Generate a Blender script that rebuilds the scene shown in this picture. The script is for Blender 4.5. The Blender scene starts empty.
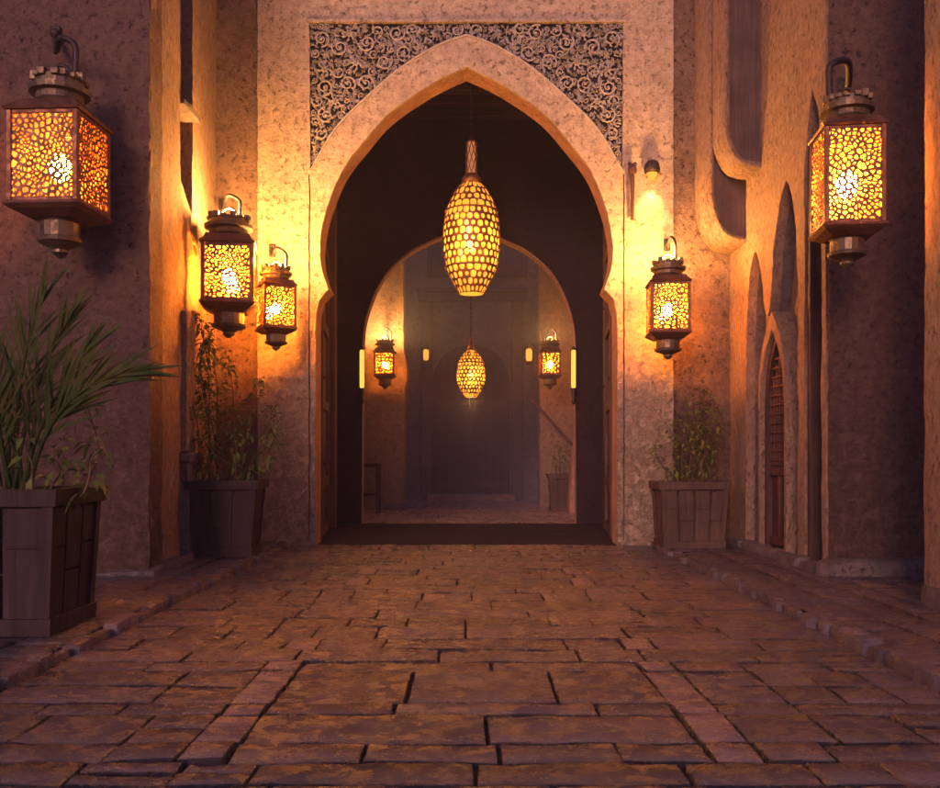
import bpy, math, random
from math import pi, sin, cos, radians as R
from mathutils import Vector, noise, Matrix
from mathutils.geometry import delaunay_2d_cdt
random.seed(7)
sc = bpy.context.scene
C = sc.collection

# ------------------------------------------------------------------ camera
F = 900.0; HOR = 455.0; CX = 470.0; W0 = 940.0; H0 = 788.0
cam_d = bpy.data.cameras.new('camera'); cam = bpy.data.objects.new('camera', cam_d); C.objects.link(cam)
cam.location = (0, 0, 1.0); cam.rotation_euler = (R(90), 0, 0)
cam_d.sensor_width = 36; cam_d.lens = F / W0 * 36
cam_d.shift_y = (HOR - H0 / 2) / W0
cam_d.clip_end = 500; cam_d.clip_start = 0.05
sc.camera = cam

# ------------------------------------------------------------------ world, sun, exposure
w = bpy.data.worlds.new('World'); sc.world = w; w.use_nodes = True
nt = w.node_tree; bg = nt.nodes['Background']
sky = nt.nodes.new('ShaderNodeTexSky'); sky.sky_type = 'NISHITA'; sky.sun_disc = False
sky.sun_elevation = R(13); sky.sun_rotation = R(196); sky.dust_density = 3.0; sky.ozone_density = 2.0
tint = nt.nodes.new('ShaderNodeMix'); tint.data_type = 'RGBA'; tint.blend_type = 'MULTIPLY'
tint.inputs[0].default_value = 1.0; tint.inputs[7].default_value = (0.72, 0.51, 0.92, 1)
nt.links.new(sky.outputs[0], tint.inputs[6]); nt.links.new(tint.outputs[2], bg.inputs[0])
bg.inputs[1].default_value = 0.07
sd = bpy.data.lights.new('sun', 'SUN'); sun = bpy.data.objects.new('sun', sd); C.objects.link(sun)
sd.energy = 1.0; sd.angle = R(14); sd.color = (1.0, 0.50, 0.31)
sun.rotation_euler = (R(77), 0, R(-16))
sc.view_settings.view_transform = 'Standard'; sc.view_settings.look = 'None'
sc.view_settings.gamma = 1; sc.view_settings.exposure = 1.18
sc.cycles.use_denoising = True
sc.cycles.sample_clamp_indirect = 4.0
sc.cycles.max_bounces = 8; sc.cycles.transparent_max_bounces = 12
sc.cycles.volume_bounces = 0
sc.cycles.caustics_reflective = False; sc.cycles.caustics_refractive = False

# ------------------------------------------------------------------ helpers
def P(px, py, Y): return Vector(((px - CX) / F * Y, Y, 1 + (HOR - py) / F * Y))
def PX(px, Y): return (px - CX) / F * Y
def PZ(py, Y): return 1 + (HOR - py) / F * Y

class MB:
    def __init__(s): s.v = []; s.f = []; s.m = []; s.smooth = []
    def add(s, vs, fs, mi=0, sm=False):
        o = len(s.v); s.v += [tuple(v) for v in vs]
        for f in fs: s.f.append(tuple(i + o for i in f)); s.m.append(mi); s.smooth.append(sm)
    def box(s, x0, x1, y0, y1, z0, z1, mi=0):
        vs = [(x, y, z) for z in (z0, z1) for y in (y0, y1) for x in (x0, x1)]
        s.add(vs, [(0,2,3,1),(4,5,7,6),(0,1,5,4),(2,6,7,3),(0,4,6,2),(1,3,7,5)], mi)
    def bevbox(s, x0, x1, y0, y1, z0, z1, b=.01, mi=0):
        # chamfered box
        vs = []; fs = []
        idx = {}
        cs = [(a, b_, c) for a in (0, 1) for b_ in (0, 1) for c in (0, 1)]
        X = (x0, x1); Yy = (y0, y1); Z = (z0, z1)
        for c in cs:
            for ax in range(3):
                p = [X[c[0]], Yy[c[1]], Z[c[2]]]
                for k in range(3):
                    if k != ax: p[k] += b * (1 if c[k] == 0 else -1)
                idx[(c, ax)] = len(vs); vs.append(p)
        for ax in range(3):
            o = [k for k in range(3) if k != ax]
            for side in (0, 1):
                q = []
                for (i, j) in ((0,0),(1,0),(1,1),(0,1)):
                    c = [0,0,0]; c[ax] = side; c[o[0]] = i; c[o[1]] = j
                    q.append(idx[(tuple(c), ax)])
                fs.append(tuple(q))
            for i in (0, 1):
                for j in (0, 1):
                    q = []
                    c0 = [0,0,0]; c0[o[0]] = i; c0[o[1]] = j
                    c1 = list(c0); c1[ax] = 1; c0 = tuple(c0); c1 = tuple(c1)
                    fs.append((idx[(c0, o[0])], idx[(c1, o[0])], idx[(c1, o[1])], idx[(c0, o[1])]))
        for c in cs: fs.append(tuple(idx[(c, ax)] for ax in range(3)))
        s.add(vs, fs, mi)
    def tube(s, pts, r, n=8, mi=0, caps=True, sm=True):
        pts = [Vector(p) for p in pts]; k = len(pts)
        rr = r if isinstance(r, (list, tuple)) else [r] * k
        vs = []; up = Vector((0.13, 0.21, 1)).normalized(); prev = None
        for i, p in enumerate(pts):
            t = (pts[min(i+1, k-1)] - pts[max(i-1, 0)])
            if t.length < 1e-9: t = Vector((0,0,1))
            t.normalize()
            if prev is None:
                a = t.cross(up if abs(t.dot(up)) < .95 else Vector((1,0,0))).normalized()
            else:
                a = (prev - t * prev.dot(t))
                a = a.normalized() if a.length > 1e-6 else t.orthogonal().normalized()
            prev = a; b = t.cross(a)
            for j in range(n):
                q = 2*pi*j/n; vs.append(p + (a*cos(q) + b*sin(q)) * rr[i])
        fs = [(i*n+j, i*n+(j+1)%n, (i+1)*n+(j+1)%n, (i+1)*n+j) for i in range(k-1) for j in range(n)]
        s.add(vs, fs, mi, sm)
        if caps:
            s.add(vs[:n], [tuple(range(n))[::-1]], mi); s.add(vs[-n:], [tuple(range(n))], mi)
    def lathe(s, prof, n=16, c=(0,0,0), rot=0, mi=0, sm=True, caps=True, square=False):
        k = math.sqrt(2) if square else 1
        if square: n = 4; rot += pi/4; sm = False
        vs = [(c[0] + r*k*cos(rot+2*pi*j/n), c[1] + r*k*sin(rot+2*pi*j/n), c[2]+z) for (r, z) in prof for j in range(n)]
        fs = [(i*n+j, i*n+(j+1)%n, (i+1)*n+(j+1)%n, (i+1)*n+j) for i in range(len(prof)-1) for j in range(n)]
        if caps: fs += [tuple(range(n))[::-1], tuple(range(len(vs)-n, len(vs)))]
        s.add(vs, fs, mi, sm)
    def sphere(s, c, r, n=10, m=6, mi=0, sx=1, sy=1, sz=1):
        prof = [(max(1e-4, sin(pi*i/m)), -cos(pi*i/m)) for i in range(m+1)]
        vs = [(c[0]+r*sx*a*cos(2*pi*j/n), c[1]+r*sy*a*sin(2*pi*j/n), c[2]+r*sz*z) for a, z in prof for j in range(n)]
        fs = [(i*n+j, i*n+(j+1)%n, (i+1)*n+(j+1)%n, (i+1)*n+j) for i in range(m) for j in range(n)]
        s.add(vs, fs, mi, True)
    def build(s, name, mats, parent=None, label=None):
        me = bpy.data.meshes.new(name); me.from_pydata(s.v, [], s.f); me.update()
        if not isinstance(mats, (list, tuple)): mats = [mats]
        for m in mats: me.materials.append(m)
        me.polygons.foreach_set('material_index', s.m)
        me.polygons.foreach_set('use_smooth', s.smooth)
        o = bpy.data.objects.new(name, me); C.objects.link(o)
        if parent: o.parent = parent
        if label: o['label'] = label
        return o

def thing(name, label, cat, loc=(0,0,0), rz=0, group=None):
    o = bpy.data.objects.new(name, None); C.objects.link(o); o.empty_display_size = .1
    o.location = loc; o.rotation_euler = (0, 0, rz); o['label'] = label; o['category'] = cat
    if group: o['group'] = group
    return o
def tag(o, label, cat, group=None):
    o['label'] = label; o['category'] = cat
    if group: o['group'] = group
    return o
def struct(o, kind='structure'): o['kind'] = kind; return o

def catmull(pts, n=6):
    out = []
    for i in range(len(pts)-1):
        p0 = pts[max(i-1, 0)]; p1 = pts[i]; p2 = pts[i+1]; p3 = pts[min(i+2, len(pts)-1)]
        for k in range(n):
            t = k/n
            out.append(tuple(.5*((2*b)+(-a+c)*t+(2*a-5*b+4*c-d)*t*t+(-a+3*b-3*c+d)*t**3) for a, b, c, d in zip(p0, p1, p2, p3)))
    out.append(tuple(pts[-1])); return out
def resample(poly, step):
    out = []; n = len(poly)
    for i in range(n):
        a = Vector(poly[i]); b = Vector(poly[(i+1) % n]); k = max(1, int(math.ceil((b-a).length/step)))
        for j in range(k): out.append(tuple(a.lerp(b, j/k)))
    return out
def inside(x, y, poly):
    c = False; j = len(poly)-1
    for i in range(len(poly)):
        xi, yi = poly[i]; xj, yj = poly[j]
        if (yi > y) != (yj > y) and x < (xj-xi)*(y-yi)/(yj-yi)+xi: c = not c
        j = i
    return c

def slab(mb, outer, holes, fmap, thick, step=.08, amp=.01, nscale=3.0, mi=0, jit=.004, wsteps=3, back=True, seed=0):
    """a wall: an outline with holes, given thickness; its face waves a little"""
    loops = []
    for L in [outer] + holes:
        L = resample(L, step)
        L2 = []
        for i, (x, y) in enumerate(L):
            if jit and L is not None:
                q = noise.noise_vector(Vector((x*9+seed, y*9, 3.1)))
                x += q.x*jit*2; y += q.y*jit*2
            L2.append((x, y))
        loops.append(L2)
    ob = loops[0]
    x0 = min(p[0] for p in ob); x1 = max(p[0] for p in ob); y0 = min(p[1] for p in ob); y1 = max(p[1] for p in ob)
    pts = []; edges = []
    for L in loops:
        o = len(pts); pts += [Vector(p) for p in L]
        edges += [(o+i, o+(i+1) % len(L)) for i in range(len(L))]
    nx = int((x1-x0)/step); ny = int((y1-y0)/step)
    bd = list(pts)
    cell = {}
    for p in bd: cell.setdefault((int(p.x/step), int(p.y/step)), []).append(p)
    rnd = random.Random(seed)
    for i in range(1, nx):
        for j in range(1, ny):
            x = x0+(i+rnd.uniform(-.25, .25))*(x1-x0)/nx; y = y0+(j+rnd.uniform(-.25, .25))*(y1-y0)/ny
            ci, cj = int(x/step), int(y/step); ok = True
            for a in (-1,0,1):
                for b in (-1,0,1):
                    for q in cell.get((ci+a, cj+b), ()):
                        if (q.x-x)**2+(q.y-y)**2 < (step*.45)**2: ok = False
            if ok: pts.append(Vector((x, y)))
    vo, eo, fo, _, _, _ = delaunay_2d_cdt(pts, edges, [], 0, 1e-5)
    fs = []
    for f in fo:
        cx = sum(vo[i].x for i in f)/3; cy = sum(vo[i].y for i in f)/3
        if inside(cx, cy, loops[0]) and not any(inside(cx, cy, h) for h in loops[1:]): fs.append(tuple(f))
    def wd(x, y):
        v = Vector((x*nscale+seed*7, y*nscale, seed))
        return -amp*(noise.noise(v) + .5*noise.noise(v*2.7) + .35*noise.noise(v*6.3))
    front = [fmap(p.x, p.y, wd(p.x, p.y)) for p in vo]
    mb.add(front, fs, mi, True)
    if back: mb.add([fmap(p.x, p.y, thick) for p in vo], [f[::-1] for f in fs], mi)
    for L in loops:
        n = len(L); vs = []
        for k in range(wsteps+1):
            for (x, y) in L:
                ww = wd(x, y)*(1-k/wsteps)+thick*k/wsteps
                vs.append(fmap(x, y, ww))
        mb.add(vs, [(k*n+i, k*n+(i+1) % n, (k+1)*n+(i+1) % n, (k+1)*n+i) for k in range(wsteps) for i in range(n)], mi, True)

def rough_block(mb, x0, x1, y0, y1, z0, z1, step=.08, amp=.02, rad=.05, ns=3.0, mi=0, seed=0):
    """a rounded, uneven block of stone or plaster"""
    cen = Vector(((x0+x1)/2, (y0+y1)/2, (z0+z1)/2)); h = Vector(((x1-x0)/2, (y1-y0)/2, (z1-z0)/2))
    rad = min(rad, min(h)*.95)
    def face(ax, side):
        o = [k for k in range(3) if k != ax]
        n1 = max(2, int(2*h[o[0]]/step)); n2 = max(2, int(2*h[o[1]]/step)); vs = []
        for i in range(n1+1):
            for j in range(n2+1):
                p = Vector((0,0,0)); p[ax] = h[ax]*side; p[o[0]] = -h[o[0]]+2*h[o[0]]*i/n1; p[o[1]] = -h[o[1]]+2*h[o[1]]*j/n2
                q = Vector([max(-(h[k]-rad), min(h[k]-rad, p[k])) for k in range(3)])
                d = p-q; L = d.length
                d = d/L if L > 1e-6 else Vector((0,0,0))
                wp = q+d*rad+cen
                v = wp*ns+Vector((seed*3.3, 0, 0))
                wp = wp + d*amp*(noise.noise(v)+.5*noise.noise(v*2.3)+.3*noise.noise(v*5.1))
                vs.append(wp)
        m = n2+1; flip = (side > 0) ^ (ax == 1)
        fs = [(i*m+j, (i+1)*m+j, (i+1)*m+j+1, i*m+j+1) for i in range(n1) for j in range(n2)]
        if not flip: fs = [f[::-1] for f in fs]
        mb.add(vs, fs, mi, True)
    for ax in range(3):
        for sd_ in (-1, 1): face(ax, sd_)

# ------------------------------------------------------------------ materials
class N:
    def __init__(s, name):
        s.m = bpy.data.materials.new(name); s.m.use_nodes = True; s.t = s.m.node_tree; s.t.nodes.clear()
        s.out = s.t.nodes.new('ShaderNodeOutputMaterial'); s._co = None
    def n(s, typ, **k):
        x = s.t.nodes.new('ShaderNode'+typ)
        for a, b in k.items(): setattr(x, a, b)
        return x
    def l(s, a, b): s.t.links.new(a, b)
    def co(s, scale=(1,1,1), loc=(0,0,0)):
        if s._co is None: s._co = s.n('TexCoord').outputs['Object']
        mp = s.n('Mapping'); mp.inputs['Scale'].default_value = scale; mp.inputs['Location'].default_value = loc
        s.l(s._co, mp.inputs[0]); return mp.outputs[0]
    def noise(s, vec, scale, detail=6, rough=.6, dist=0):
        x = s.n('TexNoise'); s.l(vec, x.inputs['Vector']); x.inputs['Scale'].default_value = scale
        x.inputs['Detail'].default_value = detail; x.inputs['Roughness'].default_value = rough; x.inputs['Distortion'].default_value = dist
        return x.outputs[0]
    def vor(s, vec, scale, feat='DISTANCE_TO_EDGE'):
        x = s.n('TexVoronoi', feature=feat); s.l(vec, x.inputs['Vector']); x.inputs['Scale'].default_value = scale
        return x.outputs[0]
    def ramp(s, f, stops):
        x = s.n('ValToRGB'); s.l(f, x.inputs[0]); e = x.color_ramp.elements
        while len(e) < len(stops): e.new(.5)
        for i, (p, c) in enumerate(stops):
            e[i].position = p; e[i].color = (c, c, c, 1) if not isinstance(c, tuple) else (*c, 1)
        return x.outputs[0]
    def mix(s, f, a, b, mode='MIX'):
        x = s.n('Mix', data_type='RGBA', blend_type=mode)
        if hasattr(f, 'links'): s.l(f, x.inputs[0])
        else: x.inputs[0].default_value = f
        for v, i in ((a, 6), (b, 7)):
            if hasattr(v, 'links'): s.l(v, x.inputs[i])
            else: x.inputs[i].default_value = (*v, 1)
        return x.outputs[2]
    def math(s, op, a, b=0.):
        x = s.n('Math', operation=op)
        for v, i in ((a, 0), (b, 1)):
            if hasattr(v, 'links'): s.l(v, x.inputs[i])
            else: x.inputs[i].default_value = v
        return x.outputs[0]
    def bump(s, h, dist, strength=1., prev=None):
        x = s.n('Bump'); s.l(h, x.inputs['Height']); x.inputs['Distance'].default_value = dist; x.inputs['Strength'].default_value = strength
        if prev is not None: s.l(prev, x.inputs['Normal'])
        return x.outputs[0]
    def bsdf(s, col, rough=.8, metal=0, normal=None, spec=.5, **k):
        x = s.n('BsdfPrincipled')
        for v, nm in ((col, 'Base Color'), (rough, 'Roughness'), (metal, 'Metallic')):
            if hasattr(v, 'links'): s.l(v, x.inputs[nm])
            else: x.inputs[nm].default_value = (*v, 1) if nm == 'Base Color' else v
        x.inputs['Specular IOR Level'].default_value = spec
        for a, b in k.items():
            x.inputs[a.replace('_', ' ')].default_value = b
        if normal is not None: s.l(normal, x.inputs['Normal'])
        s.l(x.outputs[0], s.out.inputs[0]); return x

def stucco(name, light, dark, pit, pitamt=.5, bumpd=.03, crack=0.0, streak=False, scale=1.0, worm=.5, damp=0):
    m = N(name)
    sx = (1,1,.6) if streak else (1,1,1)
    c = m.co((scale,)*3); cs = m.co((sx[0]*scale, sx[1]*scale, sx[2]*scale))
    a = m.noise(cs, 1.1, 8, .65, .4)
    col = m.mix(m.ramp(a, [(.35, 0.), (.66, 1.)]), dark, light)
    a2 = m.noise(cs, 9 if not streak else 16, 9, .78, .1)
    col = m.mix(m.ramp(a2, [(.42, .6), (.58, 0.)]), col, tuple(x*.62 for x in dark))
    pn = m.noise(cs, 15 if not streak else 26, 10, .76, .25)
    pa = m.ramp(pn, [(.37, 1.), (.45, 0.)])
    cn = m.noise(cs, 7 if not streak else 12, 7, .66, .3)
    pb = m.ramp(m.math('ABSOLUTE', m.math('SUBTRACT', cn, .5)), [(.004, 1.), (.016, 0.)])
    pm = m.math('MAXIMUM', pa, m.math('MULTIPLY', pb, worm*.35))
    pmk = m.ramp(m.noise(c, 1.7, 5, .6), [(.32, .35), (.55, 1.)])
    pf = m.math('MULTIPLY', m.math('MULTIPLY', pm, pmk), pitamt)
    col = m.mix(pf, col, pit)  # pits painted dark: dirt, plus relief shade the bump leaves out
    h = m.math('ADD', m.math('MULTIPLY', m.noise(cs, 12, 9, .74, .1), .9), m.math('MULTIPLY', m.noise(cs, 50, 8, .78, .1), .60))
    h = m.math('SUBTRACT', h, m.math('MULTIPLY', m.math('MULTIPLY', pm, pmk), .35))
    if damp:
        sp = m.n('SeparateXYZ'); m.l(m.co(), sp.inputs[0])
        zz_ = m.math('ADD', sp.outputs[2], m.math('MULTIPLY', m.math('SUBTRACT', m.noise(m.co(), 1.6, 8, .65), .5), 2.6))
        dm = m.ramp(m.math('MULTIPLY', zz_, .33), [(.35, 1.), (.95, 0.)])
        gn = m.ramp(m.noise(m.co(), 11, 10, .78, .8), [(.42, 1.), (.56, .25)])
        col = m.mix(m.math('MULTIPLY', m.math('MULTIPLY', dm, gn), damp), col, tuple(x*.38 for x in dark))
        h = m.math('SUBTRACT', h, m.math('MULTIPLY', m.math('MULTIPLY', dm, gn), .5))
    if crack:
        v = m.vor(m.mix(.12, c, m.noise(c, 6, 6, .7), 'ADD') if False else c, 6.5)
        wv = m.n('TexVoronoi', feature='DISTANCE_TO_EDGE'); ds = m.n('VectorMath', operation='ADD')
        nz = m.n('TexNoise'); m.l(c, nz.inputs['Vector']); nz.inputs['Scale'].default_value = 5; nz.inputs['Detail'].default_value = 8
        sc_ = m.n('VectorMath', operation='SCALE'); m.l(nz.outputs['Color'], sc_.inputs[0]); sc_.inputs['Scale'].default_value = .55
        m.l(c, ds.inputs[0]); m.l(sc_.outputs[0], ds.inputs[1]); m.l(ds.outputs[0], wv.inputs['Vector']); wv.inputs['Scale'].default_value = 5.5
        cr = m.ramp(wv.outputs[0], [(.0, 1.), (.035, 0.)])
        ck = m.math('MULTIPLY', cr, m.ramp(m.noise(c, 2.3, 4, .6), [(.47, 0.), (.6, crack)]))
        col = m.mix(m.math('MULTIPLY', ck, .8), col, pit)
        h = m.math('SUBTRACT', h, m.math('MULTIPLY', ck, .5))
    nb = m.bump(h, bumpd*1.7, 1.0)
    m.bsdf(col, .88, 0, nb, .25); return m.m

def wood(name, light, dark, axis='z', rough=.55, scale=1.0, bumpd=.008):
    m = N(name); st = {'z': (1,1,.06), 'x': (.06,1,1), 'y': (1,.06,1)}[axis]
    c = m.co(tuple(x*scale for x in st)); c2 = m.co((1,1,1))
    g = m.noise(c, 22, 10, .7, .7); b = m.noise(c2, 3, 6, .6)
    col = m.mix(m.ramp(g, [(.35, 0.), (.68, 1.)]), dark, light)
    col = m.mix(m.ramp(b, [(.35, .6), (.65, 0.)]), col, tuple(x*.5 for x in dark))
    h = m.math('ADD', g, m.math('MULTIPLY', m.noise(c2, 60, 6, .7), .3))
    m.bsdf(col, m.ramp(g, [(.3, rough+.2), (.7, rough)]), 0, m.bump(h, bumpd, .9), .22); return m.m

def metal(name, col, rough=.45, rust=(.18,.06,.03), amt=.5):
    m = N(name); c = m.co()
    a = m.noise(c, 14, 8, .7, .5)
    k = m.mix(m.ramp(a, [(.45, 0.), (.65, amt)]), col, rust)
    x = m.bsdf(k, m.ramp(a, [(.4, rough), (.65, .8)]), m.ramp(a, [(.45, .9), (.65, .3)]), m.bump(m.noise(c, 60, 6, .7), .004, .7), .5)
    return m.m

def emit(name, col, strength):
    m = N(name); e = m.n('Emission'); e.inputs[0].default_value = (*col, 1); e.inputs[1].default_value = strength
    m.l(e.outputs[0], m.out.inputs[0]); return m.m

def amber_glass(name, tcol, trans, ecol, est, tr=.35):
    """pebbled amber glass: scatters the bulb behind it and lets part of it straight through"""
    m = N(name); c = m.co()
    v = m.noise(c, 30, 5, .6)
    t = m.n('BsdfTranslucent'); m.l(m.mix(m.ramp(v, [(.35, 0.), (.65, 1.)]), tuple(x*.55 for x in tcol), tcol), t.inputs[0])
    p = m.n('BsdfTransparent'); p.inputs[0].default_value = (*trans, 1)
    mx = m.n('MixShader'); mx.inputs[0].default_value = tr; m.l(t.outputs[0], mx.inputs[1]); m.l(p.outputs[0], mx.inputs[2])
    g = m.n('BsdfGlossy'); g.inputs[0].default_value = (1,1,1,1); g.inputs['Roughness'].default_value = .2
    mg = m.n('MixShader'); mg.inputs[0].default_value = .05; m.l(mx.outputs[0], mg.inputs[1]); m.l(g.outputs[0], mg.inputs[2])
    e = m.n('Emission'); e.inputs[0].default_value = (*ecol, 1); e.inputs[1].default_value = est
    ad = m.n('AddShader'); m.l(mg.outputs[0], ad.inputs[0]); m.l(e.outputs[0], ad.inputs[1])
    m.l(ad.outputs[0], m.out.inputs[0]); return m.m

M = {}
M['gate'] = stucco('gate_plaster', (.53,.43,.32), (.42,.33,.25), (.13,.09,.07), .75, .018, crack=.35, worm=.25, damp=.85)
M['rough'] = stucco('rough_plaster', (.38,.26,.20), (.24,.155,.12), (.05,.03,.025), .9, .05, damp=.6)
M['front'] = stucco('adobe_plaster', (.32,.20,.155), (.26,.155,.125), (.06,.03,.03), .95, .075, scale=1.15, worm=.3, damp=.7)
M['streak'] = stucco('weathered_streaked_plaster', (.40,.28,.205), (.29,.19,.14), (.09,.05,.035), .9, .035, streak=True)
M['reveal'] = stucco('reveal_plaster', (.42,.25,.18), (.32,.18,.13), (.12,.06,.05), .5, .015)
M['darkwall'] = stucco('dark_plaster', (.030,.018,.024), (.018,.011,.016), (.01,.008,.01), .5, .02)  # near-black plaster for passage walls and parapet
M['inner'] = stucco('inner_plaster', (.34,.24,.19), (.24,.16,.13), (.08,.05,.04), .7, .03)
M['stone'] = stucco('grey_plinth_stone', (.22,.18,.17), (.13,.11,.11), (.04,.03,.03), .6, .03)
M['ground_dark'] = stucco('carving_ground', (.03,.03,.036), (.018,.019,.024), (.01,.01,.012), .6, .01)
M['carve'] = stucco('carved_stucco', (.52,.47,.43), (.38,.34,.31), (.08,.07,.07), .5, .006, scale=2.5)
M['dwood'] = wood('dark_wood', (.060,.032,.030), (.028,.014,.016))
M['rwood'] = wood('reddish_dark_wood', (.10,.045,.036), (.045,.02,.018))
M['dwoodx'] = wood('dark_wood_crosswise', (.060,.032,.030), (.028,.014,.016), 'x')
M['floorwood'] = wood('dark_threshold_wood', (.022,.010,.012), (.010,.005,.007), 'x', .95)
M['pot_a'] = wood('charred_planter_wood', (.036,.021,.023), (.014,.008,.010))
M['pot_b'] = wood('brown_planter_wood', (.10,.058,.044), (.045,.025,.02))
M['mauve'] = wood('greyish_plank_wood', (.10,.06,.055), (.055,.035,.036))
M['iron'] = metal('wrought_iron', (.035,.03,.035), .5, (.08,.035,.02), .5)
M['copper'] = metal('aged_copper', (.16,.075,.045), .42, (.10,.03,.015), .7)
M['bronze'] = metal('tarnished_bronze', (.12,.09,.06), .38, (.07,.05,.04), .6)
M['glass'] = amber_glass('amber_glass', (.24,.062,.004), (1.0,.58,.18), (1.0,.22,.015), .05, .50)
M['glass_b'] = amber_glass('amber_glass_bright', (.13,.036,.0025), (1.0,.58,.18), (1.0,.22,.015), .06, .50)
M['pglass'] = amber_glass('gold_glass', (.95,.42,.07), (1.0,.55,.2), (1.0,.42,.05), .30, .10)
M['pbulb'] = emit('lit_pendant_bulb', (1.0,.58,.20), 56)
M['bulb'] = emit('lit_bulb', (1.0,.43,.105), 5200)
M['bulb_strong'] = emit('lit_bulb_strong', (1.0,.44,.115), 1700)
M['bulb_low'] = emit('lit_bulb_low', (1.0,.42,.10), 420)
M['bead'] = emit('glowing_beads', (1.0,.60,.10), .75)
M['shell'] = emit('dim_amber_shell', (.55,.10,.015), .16)
M['neckglow'] = emit('dim_neck_glow', (.9,.30,.12), .28)
M['bead2'] = emit('glowing_beads_far', (1.0,.56,.10), .6)
M['tubeglow'] = emit('lit_tube', (1.0,.62,.11), .54)
M['smallglow'] = emit('lit_sconce', (1.0,.33,.04), .8)

def leaf_mat(name, a, b, tl=.3):
    m = N(name); c = m.co(); col = m.mix(m.ramp(m.noise(c, 5, 5, .6), [(.35, 0.), (.65, 1.)]), a, b)
    p = m.bsdf(col, .6, 0, None, .15)
    t = m.n('BsdfTranslucent'); m.l(col, t.inputs[0]); mx = m.n('MixShader'); mx.inputs[0].default_value = tl
    m.l(p.outputs[0], mx.inputs[1]); m.l(t.outputs[0], mx.inputs[2]); m.l(mx.outputs[0], m.out.inputs[0]); return m.m
M['palm'] = leaf_mat('palm_leaf', (.018,.040,.010), (.050,.060,.016))
M['leaf'] = leaf_mat('shrub_leaf', (.07,.11,.03), (.12,.15,.045))
M['leaf2'] = leaf_mat('yellowish_leaf', (.10,.13,.03), (.17,.17,.045))
M['stem'] = wood('woody_stem', (.11,.07,.04), (.06,.04,.025))
M['soil'] = stucco('planter_soil', (.06,.04,.03), (.03,.02,.018), (.01,.01,.01), .5, .03)

# paving material: tint per stone kept in an attribute (differences between stones; far court adds painted lamplight)
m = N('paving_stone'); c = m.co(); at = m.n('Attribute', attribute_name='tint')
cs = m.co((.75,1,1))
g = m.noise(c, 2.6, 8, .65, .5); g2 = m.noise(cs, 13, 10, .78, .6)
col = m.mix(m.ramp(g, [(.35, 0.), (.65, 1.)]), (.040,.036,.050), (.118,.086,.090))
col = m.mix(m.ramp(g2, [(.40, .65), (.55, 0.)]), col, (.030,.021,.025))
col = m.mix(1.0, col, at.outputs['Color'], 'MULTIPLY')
h = m.math('ADD', m.math('MULTIPLY', m.noise(cs, 9, 10, .72, .4), .5), m.math('MULTIPLY', m.noise(cs, 45, 10, .8, .3), .40))
m.bsdf(col, m.ramp(g2, [(.38, .40), (.58, .13)]), 0, m.bump(h, .040, 1.0), 1.0); M['pave'] = m.m
m = N('joint_dirt'); c = m.co()
m.bsdf(m.mix(m.noise(c, 9, 8, .7), (.022,.016,.018), (.06,.042,.036)), .95, 0, m.bump(m.noise(c, 40, 8, .7), .02), .2); M['dirt'] = m.m

# ------------------------------------------------------------------ ground and paving
g = MB(); g.add([(-60,-40,-.022),(60,-40,-.022),(60,90,-.022),(-60,90,-.022)], [(0,1,2,3)])
struct(g.build('ground', M['dirt']))

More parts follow.
